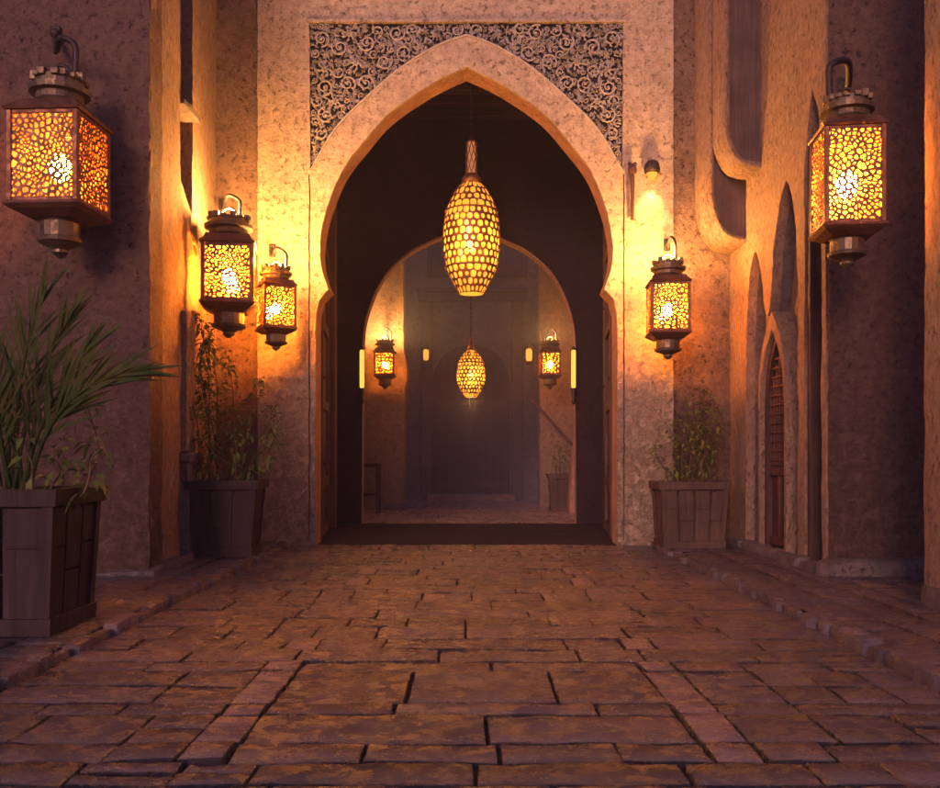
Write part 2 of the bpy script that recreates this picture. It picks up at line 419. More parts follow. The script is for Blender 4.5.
tints = []
def stone(mb, x0, x1, y0, y1, ztop, tint, gap=.0042, jit=.004, step=.07, rnd=random, b=.004, base=-.06):
    gp = gap*rnd.uniform(.6, 1.7)
    x0 += gp; x1 -= gp; y0 += gp*1.5; y1 -= gp*1.5
    if x1-x0 < .03 or y1-y0 < .03: return
    nx = max(2, int((x1-x0)/step)); ny = max(2, int((y1-y0)/step))
    cor = [[(x0+rnd.uniform(0, jit), y0+rnd.uniform(0, jit)), (x1-rnd.uniform(0, jit), y0+rnd.uniform(0, jit))],
           [(x0+rnd.uniform(0, jit), y1-rnd.uniform(0, jit)), (x1-rnd.uniform(0, jit), y1-rnd.uniform(0, jit))]]
    tx = rnd.uniform(-.005, .005); ty = rnd.uniform(-.003, .006)
    ex = min(.2/nx, .006/(x1-x0)); ey = min(.3/ny, (.004+.0036*max(0, y0-3))/(y1-y0))
    us = [0, ex] + [i/nx for i in range(1, nx)] + [1-ex, 1]
    vs_ = [0, ey] + [i/ny for i in range(1, ny)] + [1-ey, 1]
    tl = []; dk_ = tuple(q*.16 for q in tint[:3])+(1,)
    ox = rnd.uniform(0, 50)
    grid = []
    for j, v in enumerate(vs_):
        for i, u in enumerate(us):
            a = Vector(cor[0][0]).lerp(Vector(cor[0][1]), u); bb = Vector(cor[1][0]).lerp(Vector(cor[1][1]), u); p = a.lerp(bb, v)
            edge = (i in (0, len(us)-1)) + (j in (0, len(vs_)-1))
            q = noise.noise_vector(Vector((p.x*7+ox, p.y*7, 0)))
            z = ztop + tx*(u-.5) + ty*(v-.5) + .007*noise.noise(Vector((p.x*4+ox, p.y*6, 1))) + .005*noise.noise(Vector((p.x*13, p.y*17, ox)))
            if edge: z -= b*rnd.uniform(.6, 1.5); p = p + Vector((q.x, q.y))*.007
            grid.append((p.x, p.y, z)); tl.append(dk_ if edge else tint)
    m_ = len(us); fs = [(j*m_+i, j*m_+i+1, (j+1)*m_+i+1, (j+1)*m_+i) for j in range(len(vs_)-1) for i in range(m_-1)]
    mb.add(grid, fs, 0, True)
    n0 = len(grid)
    ring = [i for i in range(m_)] + [j*m_+m_-1 for j in range(1, len(vs_))] + [(len(vs_)-1)*m_+i for i in range(m_-2, -1, -1)] + [j*m_ for j in range(len(vs_)-2, 0, -1)]
    rv = [grid[i] for i in ring] + [(grid[i][0], grid[i][1], base) for i in ring]; k = len(ring)
    mb.add(rv, [(i+k, (i+1) % k+k, (i+1) % k, i) for i in range(k)], 0, False)
    tints.extend(tl+[dk_]*len(rv))

def rt(rnd, lo=.62, hi=1.35, warm=0.0):
    k = rnd.uniform(lo, hi); q = rnd.uniform(-.06, .06)+warm
    return (k*(1+q), k, k*(1-q), 1)

rnd = random.Random(11)
pv = MB()
# rows of the middle of the lane, measured off the photograph near the camera, random further on
rows = [1.2, 1.6, 1.95, 2.25, 2.52, 2.72, 2.93, 3.12, 3.46, 3.62, 4.16, 4.36, 4.62]
y = 4.62
while y < 9.5: y += rnd.choice([.14, .18, .22, .28, .36]); rows.append(y)
rows.append(10.02)
near_cuts = {6: [-.36, .1, .5], 7: [.06], 8: [-.3, .5], 9: [-.26, .36], 10: [.1]}
for i in range(len(rows)-1):
    y0, y1 = rows[i], rows[i+1]
    band = 3.1 < (y0+y1)/2 < 4.3 or rnd.random() < .3
    bx = .80 if band else rnd.uniform(.6, 1.15)
    cuts = near_cuts.get(i)
    if cuts is None or not band:
        cuts = []; x = -bx
        while True:
            x += rnd.choice([.35, .5, .7, .95])
            if x > bx-.25: break
            cuts.append(x)
    xs = [-bx] + cuts + [bx]
    for a, b_ in zip(xs[:-1], xs[1:]):
        lo = .85 if 5 < i < 12 else .7
        if rnd.random() < .22 and (y1-y0) > .26 and i not in (7, 9):
            ym = (y0+y1)/2+rnd.uniform(-.03, .03)
            stone(pv, a, b_, y0, ym, rnd.uniform(-.004, .008), rt(rnd), rnd=rnd); stone(pv, a, b_, ym, y1, rnd.uniform(-.004, .008), rt(rnd), rnd=rnd)
        else: stone(pv, a, b_, y0, y1, rnd.uniform(-.002, .005), rt(rnd, .6, 1.5), rnd=rnd)
    for s_ in (-1, 1):
        x = bx
        if band:
            stone(pv, *sorted((s_*bx, s_*(bx+.17))), y0, y1, rnd.uniform(0, .01), rt(rnd, 1.9, 2.5, .06), rnd=rnd, gap=.005); x = bx+.17
        lim = 1.98
        yy = [y0, y1]
        while x < lim-.02:
            wdt = rnd.choice([.24, .32, .40, .55]); nx_ = x+wdt
            if nx_ > lim-.18: nx_ = lim
            lt = rt(rnd, .7, 1.25) if rnd.random() > .12 else rt(rnd, 1.3, 1.6, .04)
            if rnd.random() < (.9 if y1-y0 > .4 else .3) and (y1-y0) > .2:
                ym = (y0+y1)/2
                stone(pv, *sorted((s_*x, s_*nx_)), y0, ym, rnd.uniform(-.003, .005), lt, rnd=rnd)
                stone(pv, *sorted((s_*x, s_*nx_)), ym, y1, rnd.uniform(-.003, .005), rt(rnd), rnd=rnd)
            else: stone(pv, *sorted((s_*x, s_*nx_)), y0, y1, rnd.uniform(-.003, .006), lt, rnd=rnd)
            x = nx_
# strips beside the lane: a little higher, stones laid lengthwise
for s_ in (-1, 1):
    x = 2.07
    while x < 6.2:
        nx_ = x+rnd.choice([.22, .28, .34])
        y = 1.0+rnd.uniform(0, .4)
        while y < 10.2:
            ny_ = y+rnd.choice([.3, .45, .6, .8])
            if not (x > 3.4 and y > 7.4): stone(pv, *sorted((s_*x, s_*nx_)), y, ny_, .035+rnd.uniform(-.004, .006), rt(rnd, .8, 1.2), rnd=rnd, gap=.005, b=.008, step=.09)
            y = ny_
        x = nx_
me_o = pv.build('paving', M['pave'])
ca = me_o.data.color_attributes.new('tint', 'FLOAT_COLOR', 'POINT')
flat = [q for t in tints for q in t]; ca.data.foreach_set('color', flat)
struct(me_o)
# broken edging stones between lane and side strips
tints.clear()
eb = MB(); rnd = random.Random(5)
for s_ in (-1, 1):
    y = 1.0
    while y < 9.8:
        L = rnd.uniform(.12, .4); cx = s_*(2.03+rnd.uniform(-.02, .03))
        hw = rnd.uniform(.025, .055); n0 = len(eb.v)
        rough_block(eb, cx-hw, cx+hw, y, y+L-.015, -.05, rnd.uniform(.035, .062), .04, .018, .02, 9, 0, rnd.random()*9)
        tints.extend([rt(rnd, .9, 1.5, .03)]*(len(eb.v)-n0)); y += L
for (px, py) in [(830, 632), (868, 648), (855, 641), (812, 626), (845, 637)]:
    Y = 900/(py-455.); x = PX(px, Y); n0 = len(eb.v)
    rough_block(eb, x-.06, x+.07, Y-.06, Y+.05, -.02, .06, .03, .025, .02, 9, 0, px)
    tints.extend([rt(rnd, 1.3, 1.7, .05)]*(len(eb.v)-n0))
eo = eb.build('kerb', M['pave']); ca = eo.data.color_attributes.new('tint', 'FLOAT_COLOR', 'POINT')
ca.data.foreach_set('color', [q for t in tints for q in t]); struct(eo)

# ------------------------------------------------------------------ gatehouse
GC = -.04   # axis of the gate
def gp(dx, py): return (GC+dx/90., 1+(HOR-py)/90.)
half = catmull([(0,67),(35,84),(76,112),(102,141),(124.5,171),(139.5,208),(145.5,235),(146.5,255),(144,272),(138,289)], 5)
low = [(140,291),(147,299),(150.5,312),(151,335)]
rp = [gp(a, b) for a, b in half] + [gp(a, b) for a, b in low] + [(GC+1.68, -.1)]
lp = [(2*GC-a, b) for a, b in rp]
archpoly = rp + lp[::-1][:-1]
band = catmull([(0,35),(28,45),(64.5,67),(102,99),(132,130),(156,171)], 5)
bl = [gp(a, b) for a, b in band]; blm = [(2*GC-a, b) for a, b in bl]
spand = [gp(-157, 23), gp(157, 23)] + bl[::-1] + blm[1:]
gate = thing('gatehouse', 'pale plastered gate wall with pointed horseshoe arch and carved dark spandrels', 'gatehouse', (0, 10, 0))
LOC = Vector((0, 10, 0))
fm = lambda u, v, w_: (u, w_, v)
mb = MB()
gr = []
for gx in (-157, 157.5):
    x = GC+gx/90.; gr.append([(x-.008, .05), (x+.008, .05), (x+.008, 4.12), (x-.008, 4.12)])
slab(mb, [(-2.36,-.1)] + [] + [(lp[-1][0], -.1)] + lp[::-1][1:] + rp[1:] + [(2.26,-.1), (2.26,7.2), (-2.36,7.2)], [spand]+gr, fm, .05, .07, .010, 2.2, 0, .004, 1, seed=1, back=False)
# (outline runs under the arch: jamb, curve, jamb)
mb.build('plaster_facing', M['gate'], gate)
mb = MB()
slab(mb, [(-2.36,-.1), (lp[-1][0], -.1)] + lp[::-1][1:] + rp[1:] + [(2.26,-.1), (2.26,7.2), (-2.36,7.2)], [], lambda u, v, w_: (u, .052+w_, v), .33, .12, .002, 2, 0, .0, 6, seed=2)
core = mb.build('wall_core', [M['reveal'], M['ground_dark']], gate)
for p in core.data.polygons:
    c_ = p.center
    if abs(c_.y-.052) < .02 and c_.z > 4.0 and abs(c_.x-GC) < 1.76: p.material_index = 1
# thin raised frame round the carving
mb = MB()
fr = [gp(-157, 23), gp(157, 23)]
mb.box(fr[0][0]-.03, fr[1][0]+.03, -.018, .03, fr[0][1]+.004, fr[0][1]+.035)
mb.build('frame_moulding', M['gate'], gate)
mb = MB()
tb = [(GC+a/90., -.004, 1+(HOR-b)/90.) for a, b in band]; tbl = [(2*GC-x, y_, z_) for x, y_, z_ in tb]
mb.tube(tbl[::-1]+tb[1:], .012, 6)
mb.build('arch_moulding', M['carve'], gate)
# carved arabesque
rnd = random.Random(3)
cv = MB(); circ = []
sp_x0 = min(p[0] for p in spand); sp_x1 = max(p[0] for p in spand); sp_z0 = min(p[1] for p in spand); sp_z1 = max(p[1] for p in spand)
spr = resample(spand, .03)
def dist_edge(x, z): return min((x-a)**2+(z-b)**2 for a, b in spr)**.5
for rad, tries in ((.095, 600), (.07, 1500), (.05, 3500), (.034, 6500), (.022, 9000)):
    for _ in range(tries):
        x = rnd.uniform(GC, sp_x1); z = rnd.uniform(sp_z0, sp_z1)
        if not inside(x, z, spand): continue
        if any((x-a)**2+(z-b)**2 < (rad+r_)**2*.93 for a, b, r_ in circ): continue
        if dist_edge(x, z) < rad*.95: continue
        circ.append((x, z, rad))
def leafshape(mb, x, z, ang, L, wd_, y0=.0):
    ca_, sa = cos(ang), sin(ang); vs = []
    pr = [(0, .15), (.3, 1), (.65, .8), (1, .05)]
    for t, k in pr:
        for s2 in (-1, 1):
            u = t*L; v = s2*k*wd_; vs.append((x+u*ca_-v*sa, y0+.026, z+u*sa+v*ca_))
    for t, k in pr: vs.append((x+t*L*ca_, y0-.004+.01*t, z+t*L*sa))
    fs = []
    for i in range(3):
        fs += [(2*i, 8+i, 9+i, 2*i+2), (8+i, 2*i+1, 2*i+3, 9+i)]
    mb.add(vs, fs, 0, True)
for (x, z, r_) in circ:
    for sgn in (1, -1):
        xx = x if sgn > 0 else 2*GC-x
        a0 = rnd.uniform(0, 2*pi)
        if r_ > .03 and (x*37+z*91) % 1 > .62:
            k = 10 if r_ > .1 else 7
            for ringr, LL in ((.50, .55), (.10, .5)):
                for q in range(k):
                    aa = a0+2*pi*(q+.5*(ringr < .3))/k; leafshape(cv, xx+r_*ringr*cos(aa), z+r_*ringr*sin(aa), aa+sgn*.7, r_*LL, r_*.15, .006 if ringr > .3 else -.004)
            cv.sphere((xx, .008, z), r_*.13, 7, 5, sy=.8)
        elif r_ > .03:
            turns = 1.5 if r_ > .08 else 1.2; n = 22; d = rnd.choice([1, -1])*sgn
            pts = [(xx+r_*(1-.80*t/n)*cos(a0+d*turns*2*pi*t/n), .012, z+r_*(1-.80*t/n)*sin(a0+d*turns*2*pi*t/n)) for t in range(n+1)]
            cv.tube(pts, [.0105*(1-.3*t/n)*(r_/.1)**.35 for t in range(n+1)], 5)
            cv.sphere((xx, .012, z), r_*.17, 7, 5, sy=.8)
            k = 9 if r_ > .1 else 6
            for q in range(k):
                aa = a0+2*pi*q/k; rr = r_*.62
                leafshape(cv, xx+rr*cos(aa), z+rr*sin(aa), aa+d*1.1, r_*.42, r_*.12)
        else:
            for q in range(4): leafshape(cv, xx, z, a0+q*pi/2+rnd.uniform(-.3, .3), r_*1.1, r_*.34)
for _ in range(1500):
    x = rnd.uniform(GC, sp_x1); z = rnd.uniform(sp_z0, sp_z1)
    if inside(x, z, spand) and dist_edge(x, z) > .015:
        a = rnd.uniform(0, 6.3); L = rnd.uniform(.03, .085)
        leafshape(cv, x, z, a, L, L*.22, .014); leafshape(cv, 2*GC-x, z, pi-a, L, L*.22, .014)
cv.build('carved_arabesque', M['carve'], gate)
# older, rougher wall either side
for (xa, xb, sd_) in ((-3.1, -2.35, 3), (2.25, 3.1, 4)):
    mb = MB(); slab(mb, [(xa,-.1), (xb,-.1), (xb,7.2), (xa,7.2)], [], lambda u, v, w_: (u, .05+w_, v), .33, .08, .02, 2.5, 0, .004, 2, seed=sd_)
    mb.build('side_wall', M['rough'], gate)
# passage: side walls, ceiling, floor
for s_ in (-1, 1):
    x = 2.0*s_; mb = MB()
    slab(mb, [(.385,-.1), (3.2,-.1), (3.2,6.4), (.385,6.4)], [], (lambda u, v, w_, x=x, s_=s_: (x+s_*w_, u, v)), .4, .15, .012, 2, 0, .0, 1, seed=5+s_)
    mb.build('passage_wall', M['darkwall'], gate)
mb = MB(); mb.box(-2.4, 2.4, .385, 3.6, 6.0, 6.4)
for k in range(6): mb.bevbox(-2.0, 2.0, .6+k*.45, .76+k*.45, 5.84, 5.998, .012)
mb.build('ceiling', M['dwoodx'], gate)
mb = MB()
for k in range(11):
    y0 = .0+k*.29; mb.bevbox(-2.0, 2.0, y0+.03, y0+.31, -.05, -.002+.004*sin(k*3.1), .006)
mb.build('passage_floor', M['floorwood'], gate)
# door leaves folded back inside
for s_ in (-1, 1):
    d = MB(); L = 1.35; T = .07
    def dd(u, v, t): # u along leaf, v height, t thickness toward the passage axis
        base = Vector((s_*(1.735)+GC, .40, 0)); dr = Vector((s_*.10, 1, 0)).normalized(); nn = Vector((-s_, s_*s_*.10, 0)).normalized()
        q = base+dr*u+nn*t; return (q.x, q.y, v)
    def dbox(mb, u0, u1, v0, v1, t0, t1):
        vs = [dd(u, v, t) for v in (v0, v1) for t in (t0, t1) for u in (u0, u1)]
        mb.add(vs, [(0,2,3,1),(4,5,7,6),(0,1,5,4),(2,6,7,3),(0,4,6,2),(1,3,7,5)])
    dbox(d, 0, L, .04, 3.6, 0, .04)
    door = d.build('door', M['dwood'], gate)
    d = MB()
    for (a, b_, c_, e_) in ((0,.12,.04,3.6),(L-.12,L,.04,3.6)): dbox(d, a, b_, c_, e_, .041, .075)
    for zz in (.04, .62, 1.55, 2.5, 3.48): dbox(d, .121, L-.121, zz, zz+.12, .041, .07)
    d.build('door_frame', M['rwood'], door)
    d = MB()
    for zz in (.9, 1.9, 2.9):
        for uu in (.06, L-.06):
            c_ = dd(uu, zz, .085); d = MB(); d.sphere(c_, .02, 8, 5); d.build('stud', M['iron'], door)
    mb = MB(); mb.bevbox(*sorted((s_*1.72+GC, s_*1.98)), .385, .47, 0, 6.0, .01)
    mb.build('jamb_post', M['rwood'], gate)
    mb = MB(); mb.bevbox(*sorted((s_*1.83, s_*1.995)), 2.2, 2.4, 0, 5.9, .015)
    mb.build('passage_post', M['rwood'], gate)
# inner arch wall
Y2 = 13.2
half2 = catmull([(0,230),(22,235),(41,243),(60,253),(82,273),(96,298),(104,325),(106,348)], 5)
q2 = lambda a, b: ((a-1)/F*Y2, PZ(b, Y2))
r2 = [q2(a, b) for a, b in half2] + [(1.563, -.1)]; l2 = [(-.03-a, b) for a, b in r2]
mb = MB()
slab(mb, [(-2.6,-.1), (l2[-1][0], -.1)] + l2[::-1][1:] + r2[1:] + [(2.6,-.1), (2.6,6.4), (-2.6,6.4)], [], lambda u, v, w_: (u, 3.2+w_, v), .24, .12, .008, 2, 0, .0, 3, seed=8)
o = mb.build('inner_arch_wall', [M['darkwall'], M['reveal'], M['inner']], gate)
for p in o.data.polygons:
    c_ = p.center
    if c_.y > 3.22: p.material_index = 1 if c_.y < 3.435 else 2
# bead moulding round the inner arch
mb = MB(); arc = [(a, 3.185, b) for a, b in l2[::-1][1:] + r2[1:-1]]
mb.tube(arc, .014, 6); mb.build('arch_moulding', M['reveal'], gate)
# upper parapet above passage so no daylight leaks between walls
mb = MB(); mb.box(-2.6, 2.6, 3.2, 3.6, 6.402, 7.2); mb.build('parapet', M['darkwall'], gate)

# ------------------------------------------------------------------ left house: front wall, side wall with tall niche
lh = thing('house', 'brown adobe house at left with a tall slot window in its lit side wall', 'house', (-2.6, 7.3, 0))
off = Vector((2.6, -7.3, 0))
def lmap(u, v, w_):  # u = world Y, w_ goes into the wall (-x)
    t = (u-7.3)/2.7; x = -2.6-.23*t; return (x-w_+2.6, u-7.3, v)
mb = MB(); slot = [(8.36,3.55),(8.6,3.44),(8.86,3.36),(8.86,6.6),(8.36,6.6)]
slab(mb, [(7.34,-.1),(10.04,-.1),(10.04,7.0),(7.34,7.0)], [slot], lmap, .30, .06, .012, 2.2, 0, .004, 3, seed=11)
mb.build('side_wall', M['streak'], lh)
mb = MB(); mb.box(-.62, -.50, 1.0, 1.65, 3.2, 6.7)
mb.build('niche_back', M['mauve'], lh)
mb = MB(); rough_block(mb, -.62, -.045, 1.06, 1.56, 4.26, 4.33, .05, .012, .02, 6, 0, 2)
mb.build('ledge', M['stone'], lh)
mb = MB(); rough_block(mb, -.40, -.12, 1.10, 1.20, 4.34, 6.6, .06, .012, .03, 6, 0, 2)
mb.build('shutter', M['mauve'], lh)
mb = MB(); slab(mb, [(-4.5,-.1),(-.0,-.1),(-.0,7.0),(-4.5,7.0)], [], lambda u, v, w_: (u, w_, v), .30, .07, .016, 2.0, 0, .008, 2, seed=12)
mb.build('front_wall', M['front'], lh)
mb = MB()
for (a, b_, c_, d_, h, s2) in ((-.55,-.02,-.10,.05,.07,1),(-.12,.09,-.12,.22,.09,2),(-.05,.10,.2,.62,.10,3),(-.08,.06,.62,1.0,.09,4),(-1.3,-.55,-.06,.04,.05,5)):
    rough_block(mb, a, b_, c_, d_, -.04, h, .05, .03, .04, 5, 0, s2)
mb.build('footing_stone', M['stone'], lh)
# grey pedestal at the foot of the side wall
mb = MB()
mb.bevbox(-.20, .02, 1.02, 1.42, 0, .10, .015); mb.bevbox(-.18, -.01, 1.05, 1.39, .10, .93, .012); mb.bevbox(-.20, .02, 1.02, 1.42, .93, 1.02, .015)
mb.build('pilaster_base', M['stone'], lh)
mb = MB(); rough_block(mb, -.19, -.035, 1.08, 1.36, 1.02, 2.35, .06, .015, .03, 4, 0, 3)
mb.build('pilaster', M['streak'], lh)

# ------------------------------------------------------------------ right house
rh = thing('house', 'tall adobe house at right with pointed arch door and rounded corbels', 'house', (2.9, 7.3, 0))
def rmap(u, v, w_): return (w_, u-7.3, v)
niche = catmull([(9.46,-.1),(9.46,1.2),(9.43,2.2),(9.36,2.72),(9.22,3.02),(9.12,3.06)], 5)[0:] + catmull([(9.12,3.06),(8.99,2.86),(8.9,2.5)], 4)[1:] + catmull([(8.9,2.5),(8.80,2.36),(8.70,2.5),(8.58,3.0),(8.42,3.36),(8.26,3.52)], 4)[1:] + catmull([(8.26,3.52),(8.08,3.3),(7.98,2.7),(7.96,2.1),(7.96,1.2),(7.96,-.1)], 4)[1:]
doorway = [(7.80,-.1),(7.80,3.5),(7.72,3.9),(7.62,4.1),(7.5,3.9),(7.42,3.5),(7.42,-.1)]
outer = [(7.34,-.1)] + doorway[::-1] + niche[::-1] + [(10.04,-.1),(10.04,7.0),(7.34,7.0)]
mb = MB(); slab(mb, outer, [], rmap, .38, .06, .010, 2.2, 0, .003, 4, seed=21)
o = mb.build('side_wall', [M['streak'], M['stone']], rh)
for p in o.data.polygons:
    if p.center.x > .06: p.material_index = 1
mb = MB()
slab(mb, [(8.64,-.1),(8.5,-.1),(7.9,-.1),(7.9,3.9),(9.6,3.9),(9.6,-.1)], [], lambda u, v, w_: (.20+w_, u-7.3, v), .10, .1, .015, 3, 0, 0, 1, seed=22)
mb.build('niche_wall', M['stone'], rh)
# pointed door in the niche
dc, dw, dh = 8.72, .36, 2.28
dprof = [(-dw,0),(-dw,1.55)] + catmull([(-dw,1.55),(-.31,1.85),(-.19,2.1),(0,2.32)], 4)[1:]
dprof = dprof + [(-a, b) for a, b in dprof[::-1][1:]]
def ring(mb, prof, k, x0, x1, mi=0):
    n = len(prof); ins = [(a*k, b*(.5+.5*k) if b > 0 else 0) for a, b in prof]
    vs = []
    for pr, xx in ((prof, x1), (prof, x0), (ins, x0), (ins, x1)):
        vs += [(xx, dc-7.3+a, b) for a, b in pr]
    fs = [(j*n+i, j*n+i+1, (j+1)*n+i+1, (j+1)*n+i) for j in range(3) for i in range(n-1)]
    mb.add(vs, fs, mi, False)
mb = MB(); ring(mb, [(a*1.12, b*1.03) for a, b in dprof], .86, .02, .21); mb.build('door_surround', M['streak'], rh)
dmb = MB(); dvs = [(.13, dc-7.3+a, b) for a, b in dprof]; dmb.add(dvs, [tuple(range(len(dvs)))])
dvs = [(.19, dc-7.3+a, b) for a, b in dprof]; dmb.add(dvs, [tuple(range(len(dvs)))[::-1]])
dr = dmb.build('door', M['dwood'], rh)
mb = MB(); ring(mb, [(a*.97, b*.99) for a, b in dprof], .84, .07, .129); mb.build('door_frame', M['dwood'], dr)
mb = MB()
for k in range(7):
    yy = dc-7.3-.26+k*.087; top = 2.0-abs(k-3)*.12; mb.bevbox(.098, .128, yy-.012, yy+.012, .9, top, .004)
for k in range(12):
    zz = .95+k*.09; hw = .27 if zz < 1.6 else .27-(zz-1.6)*.35; mb.bevbox(.092, .118, dc-7.3-hw, dc-7.3+hw, zz-.010, zz+.010, .004)
mb.build('lattice', M['rwood'], dr)
mb = MB(); mb.bevbox(.085, .128, dc-7.3-.28, dc-7.3+.28, .80, .88, .008); mb.bevbox(.085, .128, dc-7.3-.28, dc-7.3+.28, .12, .20, .008); mb.bevbox(.085,.128, dc-7.3-.03, dc-7.3+.03, .2, .8, .008)
mb.build('rail', M['rwood'], dr)
# dark doorway nearer the camera
mb = MB(); mb.box(.30, .36, .10, .52, 0, 4.1); dk = mb.build('door', M['dwood'], rh, 'tall narrow dark door in the slot by the front corner')
mb = MB()
for yy in (.125, .21, .35, .46): mb.bevbox(.26, .298, yy, yy+.035, 0, 4.0, .008)
mb.build('door_frame', M['rwood'], dk)
mb = MB(); mb.bevbox(.02,.26,.455,.492,0,3.7,.006); mb.bevbox(.02,.06,.43,.454,0,3.7,.006); mb.bevbox(.12,.15,.43,.454,0,3.7,.006)  # dark boards added to stand in for shade deep in the doorway
mb.build('shade_board', M['dwood'], rh)
# front wall facing the camera
mb = MB(); slab(mb, [(.0,-.1),(3.6,-.1),(3.6,7.0),(.0,7.0)], [], lambda u, v, w_: (u+.02, w_, v), .10, .07, .016, 2.0, 0, .006, 2, seed=23)
mb.build('front_wall', M['front'], rh)
mb = MB(); rough_block(mb, -.10, 2.0, -.16, .06, -.05, .16, .05, .03, .07, 4, 0, 7)
mb.build('plinth', M['stone'], rh)
mb = MB()
for (a, b_, h) in ((.10,.45,.08),(.45,.95,.10),(.95,1.5,.09),(1.5,2.1,.10),(2.1,2.6,.09)): rough_block(mb, -.10+.02*sin(a*9), .05, a, b_-.02, -.04, h+.02, .05, .03, .04, 5, 0, a*7)
mb.build('footing_stone', M['stone'], rh)
# two rounded corbels carrying the upper floor
def corbel(xl, xr, ya, yb, zc, zb, sd_):
    """block with its lower outer corner rounded, dark recessed face in a pale rim"""
    pr = [(xl, 7.0), (xl, zc)] + catmull([(xl, zc), (xl+.04, zc-(zc-zb)*.45), (xl+(xr-xl)*.4, zb+(zc-zb)*.12), (xr, zb)], 5)[1:] + [(xr, 7.0)]
    b = MB()
    slab(b, pr[::-1], [], (lambda u, v, w_: (u-2.9, ya-7.3+.03+w_, v)), yb-ya-.03, .06, .010, 3, 0, .004, 6, seed=sd_)
    body = b.build('corbel', M['streak'], rh)
    rim = MB(); outerp = pr[1:-1]
    vs = []
    def offp(k, outerp=outerp):
        res = []; n = len(outerp)
        for i, (x, z) in enumerate(outerp):
            a = Vector(outerp[max(i-1,0)]); c2 = Vector(outerp[min(i+1, n-1)]); t = (c2-a).normalized(); nn = Vector((-t.y, t.x))
            if nn.x > 0 and i < n-1 and t.y < -.2: nn = -nn
            nn = Vector((-abs(nn.x), -abs(nn.y))); res.append((x+nn.x*k, z+nn.y*k))
        return res
    o1 = [(xl-.035, 7.0)] + offp(.035); o2 = [(xl+.02, 7.0)] + offp(-.02); n = len(o1)
    for pr_, yy in ((o1, yb), (o1, ya-.02), (o2, ya-.02), (o2, ya+.06)): vs += [(x-2.9, yy-7.3, z) for x, z in pr_]
    rim.add(vs, [(j*n+i, j*n+i+1, (j+1)*n+i+1, (j+1)*n+i) for j in range(3) for i in range(n-1)], 0, True)
    rim.build('corbel_rim', M['streak'], body)
    pn = MB(); vs = [(x-2.9+.0, ya-7.3+.012, z) for x, z in offp(-.03)]
    vs = [(xl+.03-2.9, ya-7.3+.012, 7.0)] + vs + [(xr-2.9, ya-7.3+.012, 7.0)]
    pn.add(vs, [tuple(range(len(vs)))]); pn.build('corbel_panel', M['mauve'], body)
corbel(2.57, 2.93, 9.0, 9.40, 4.25, 3.90, 31)
corbel(2.54, 2.93, 9.45, 10.02, 3.75, 3.26, 32)
mb = MB(); rough_block(mb, -.36, .05, 2.10, 2.72, 4.3, 7.0, .07, .012, .03, 3, 0, 9); mb.build('bay_wall', M['streak'], rh)
mb = MB()
for (px, yb, z0) in ((704,9.93,50),(710,9.7,28)):
    mb.bevbox(-.385, -.36, yb-7.3-.03, yb-7.3+.03, PZ(z0, yb), 6.9, .006)
mb.bevbox(-.39, -.36, 2.15, 2.22, PZ(40, 9.5), 6.9, .006)
mb.build('iron_bar', M['iron'], rh)
# beam ends by the corner
for (px, py, r_) in ((703, 152, .055), (706, 186, .06)):
    mb = MB(); p = P(px, py, 9.9)
    mb.lathe([(r_*.5,0),(r_,.03),(r_*1.05,.16),(r_*.9,.30)], 12, (0,0,0)); o = mb.build('beam_end', M['rwood'], gate)
    o.location = (p.x, -.16, p.z); o.rotation_euler = (R(-90), 0, 0)

# near pillar at the right edge
mb = MB(); rough_block(mb, 2.95, 4.6, 4.2, 5.86, -.1, 7.0, .07, .010, .025, 2.5, 0, 14)
pil = thing('pillar', 'plastered pillar cut by the right edge of the picture', 'pillar', (2.95, 5.0, 0))
o = mb.build('shaft', M['streak'], pil); o.location = (-2.95, -5.0, 0)
mb = MB(); rough_block(mb, -.03, 1.7, -.85, .89, -.05, .17, .05, .025, .05, 5, 0, 15); mb.build('plinth', M['stone'], pil)

# ------------------------------------------------------------------ court beyond the passage
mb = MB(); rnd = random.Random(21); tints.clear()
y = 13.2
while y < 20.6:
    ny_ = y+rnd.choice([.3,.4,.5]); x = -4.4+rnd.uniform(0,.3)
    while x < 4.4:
        nx_ = x+rnd.choice([.5,.7,.9]); stone(mb, x, nx_, y, ny_, rnd.uniform(-.004,.006), rt(rnd, 3.6, 4.6, .10), rnd=rnd, step=.2); x = nx_  # stones paled and warmed: lamplight on this floor put into the tint
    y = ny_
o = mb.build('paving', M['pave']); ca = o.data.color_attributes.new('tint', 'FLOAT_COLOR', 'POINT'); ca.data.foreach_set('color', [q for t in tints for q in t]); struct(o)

lw = thing('wall', 'lamp-lit plaster wall beyond the inner arch on the left', 'wall', (-1.2, 16.4, 0))
mb = MB(); edge = [(-.02,-.1),(-.02,.4),(.0,2.2),(.05,2.35),(.05,2.6),(-.01,2.9),(-.02,5),(-.02,7.2)]
slab(mb, edge+[(-3.6,7.2),(-3.6,-.1)], [], lambda u, v, w_: (u, w_, v), .6, .10, .014, 2, 0, .006, 2, seed=41); mb.build('wall_face', M['inner'], lw)
mb = MB(); rough_block(mb, -.36, .04, -.14, .05, -.04, .12, .05, .015, .03, 5, 0, 3); mb.build('plinth', M['stone'], lw)
mb = MB(); slab(mb, [(-2.85,-.1),(.0,-.1),(.0,7.2),(-2.85,7.2)], [], lambda u, v, w_: (-.90-w_, u, v), .3, .15, .014, 2, 0, 0, 1, seed=43); mb.build('side_wall', M['inner'], lw)

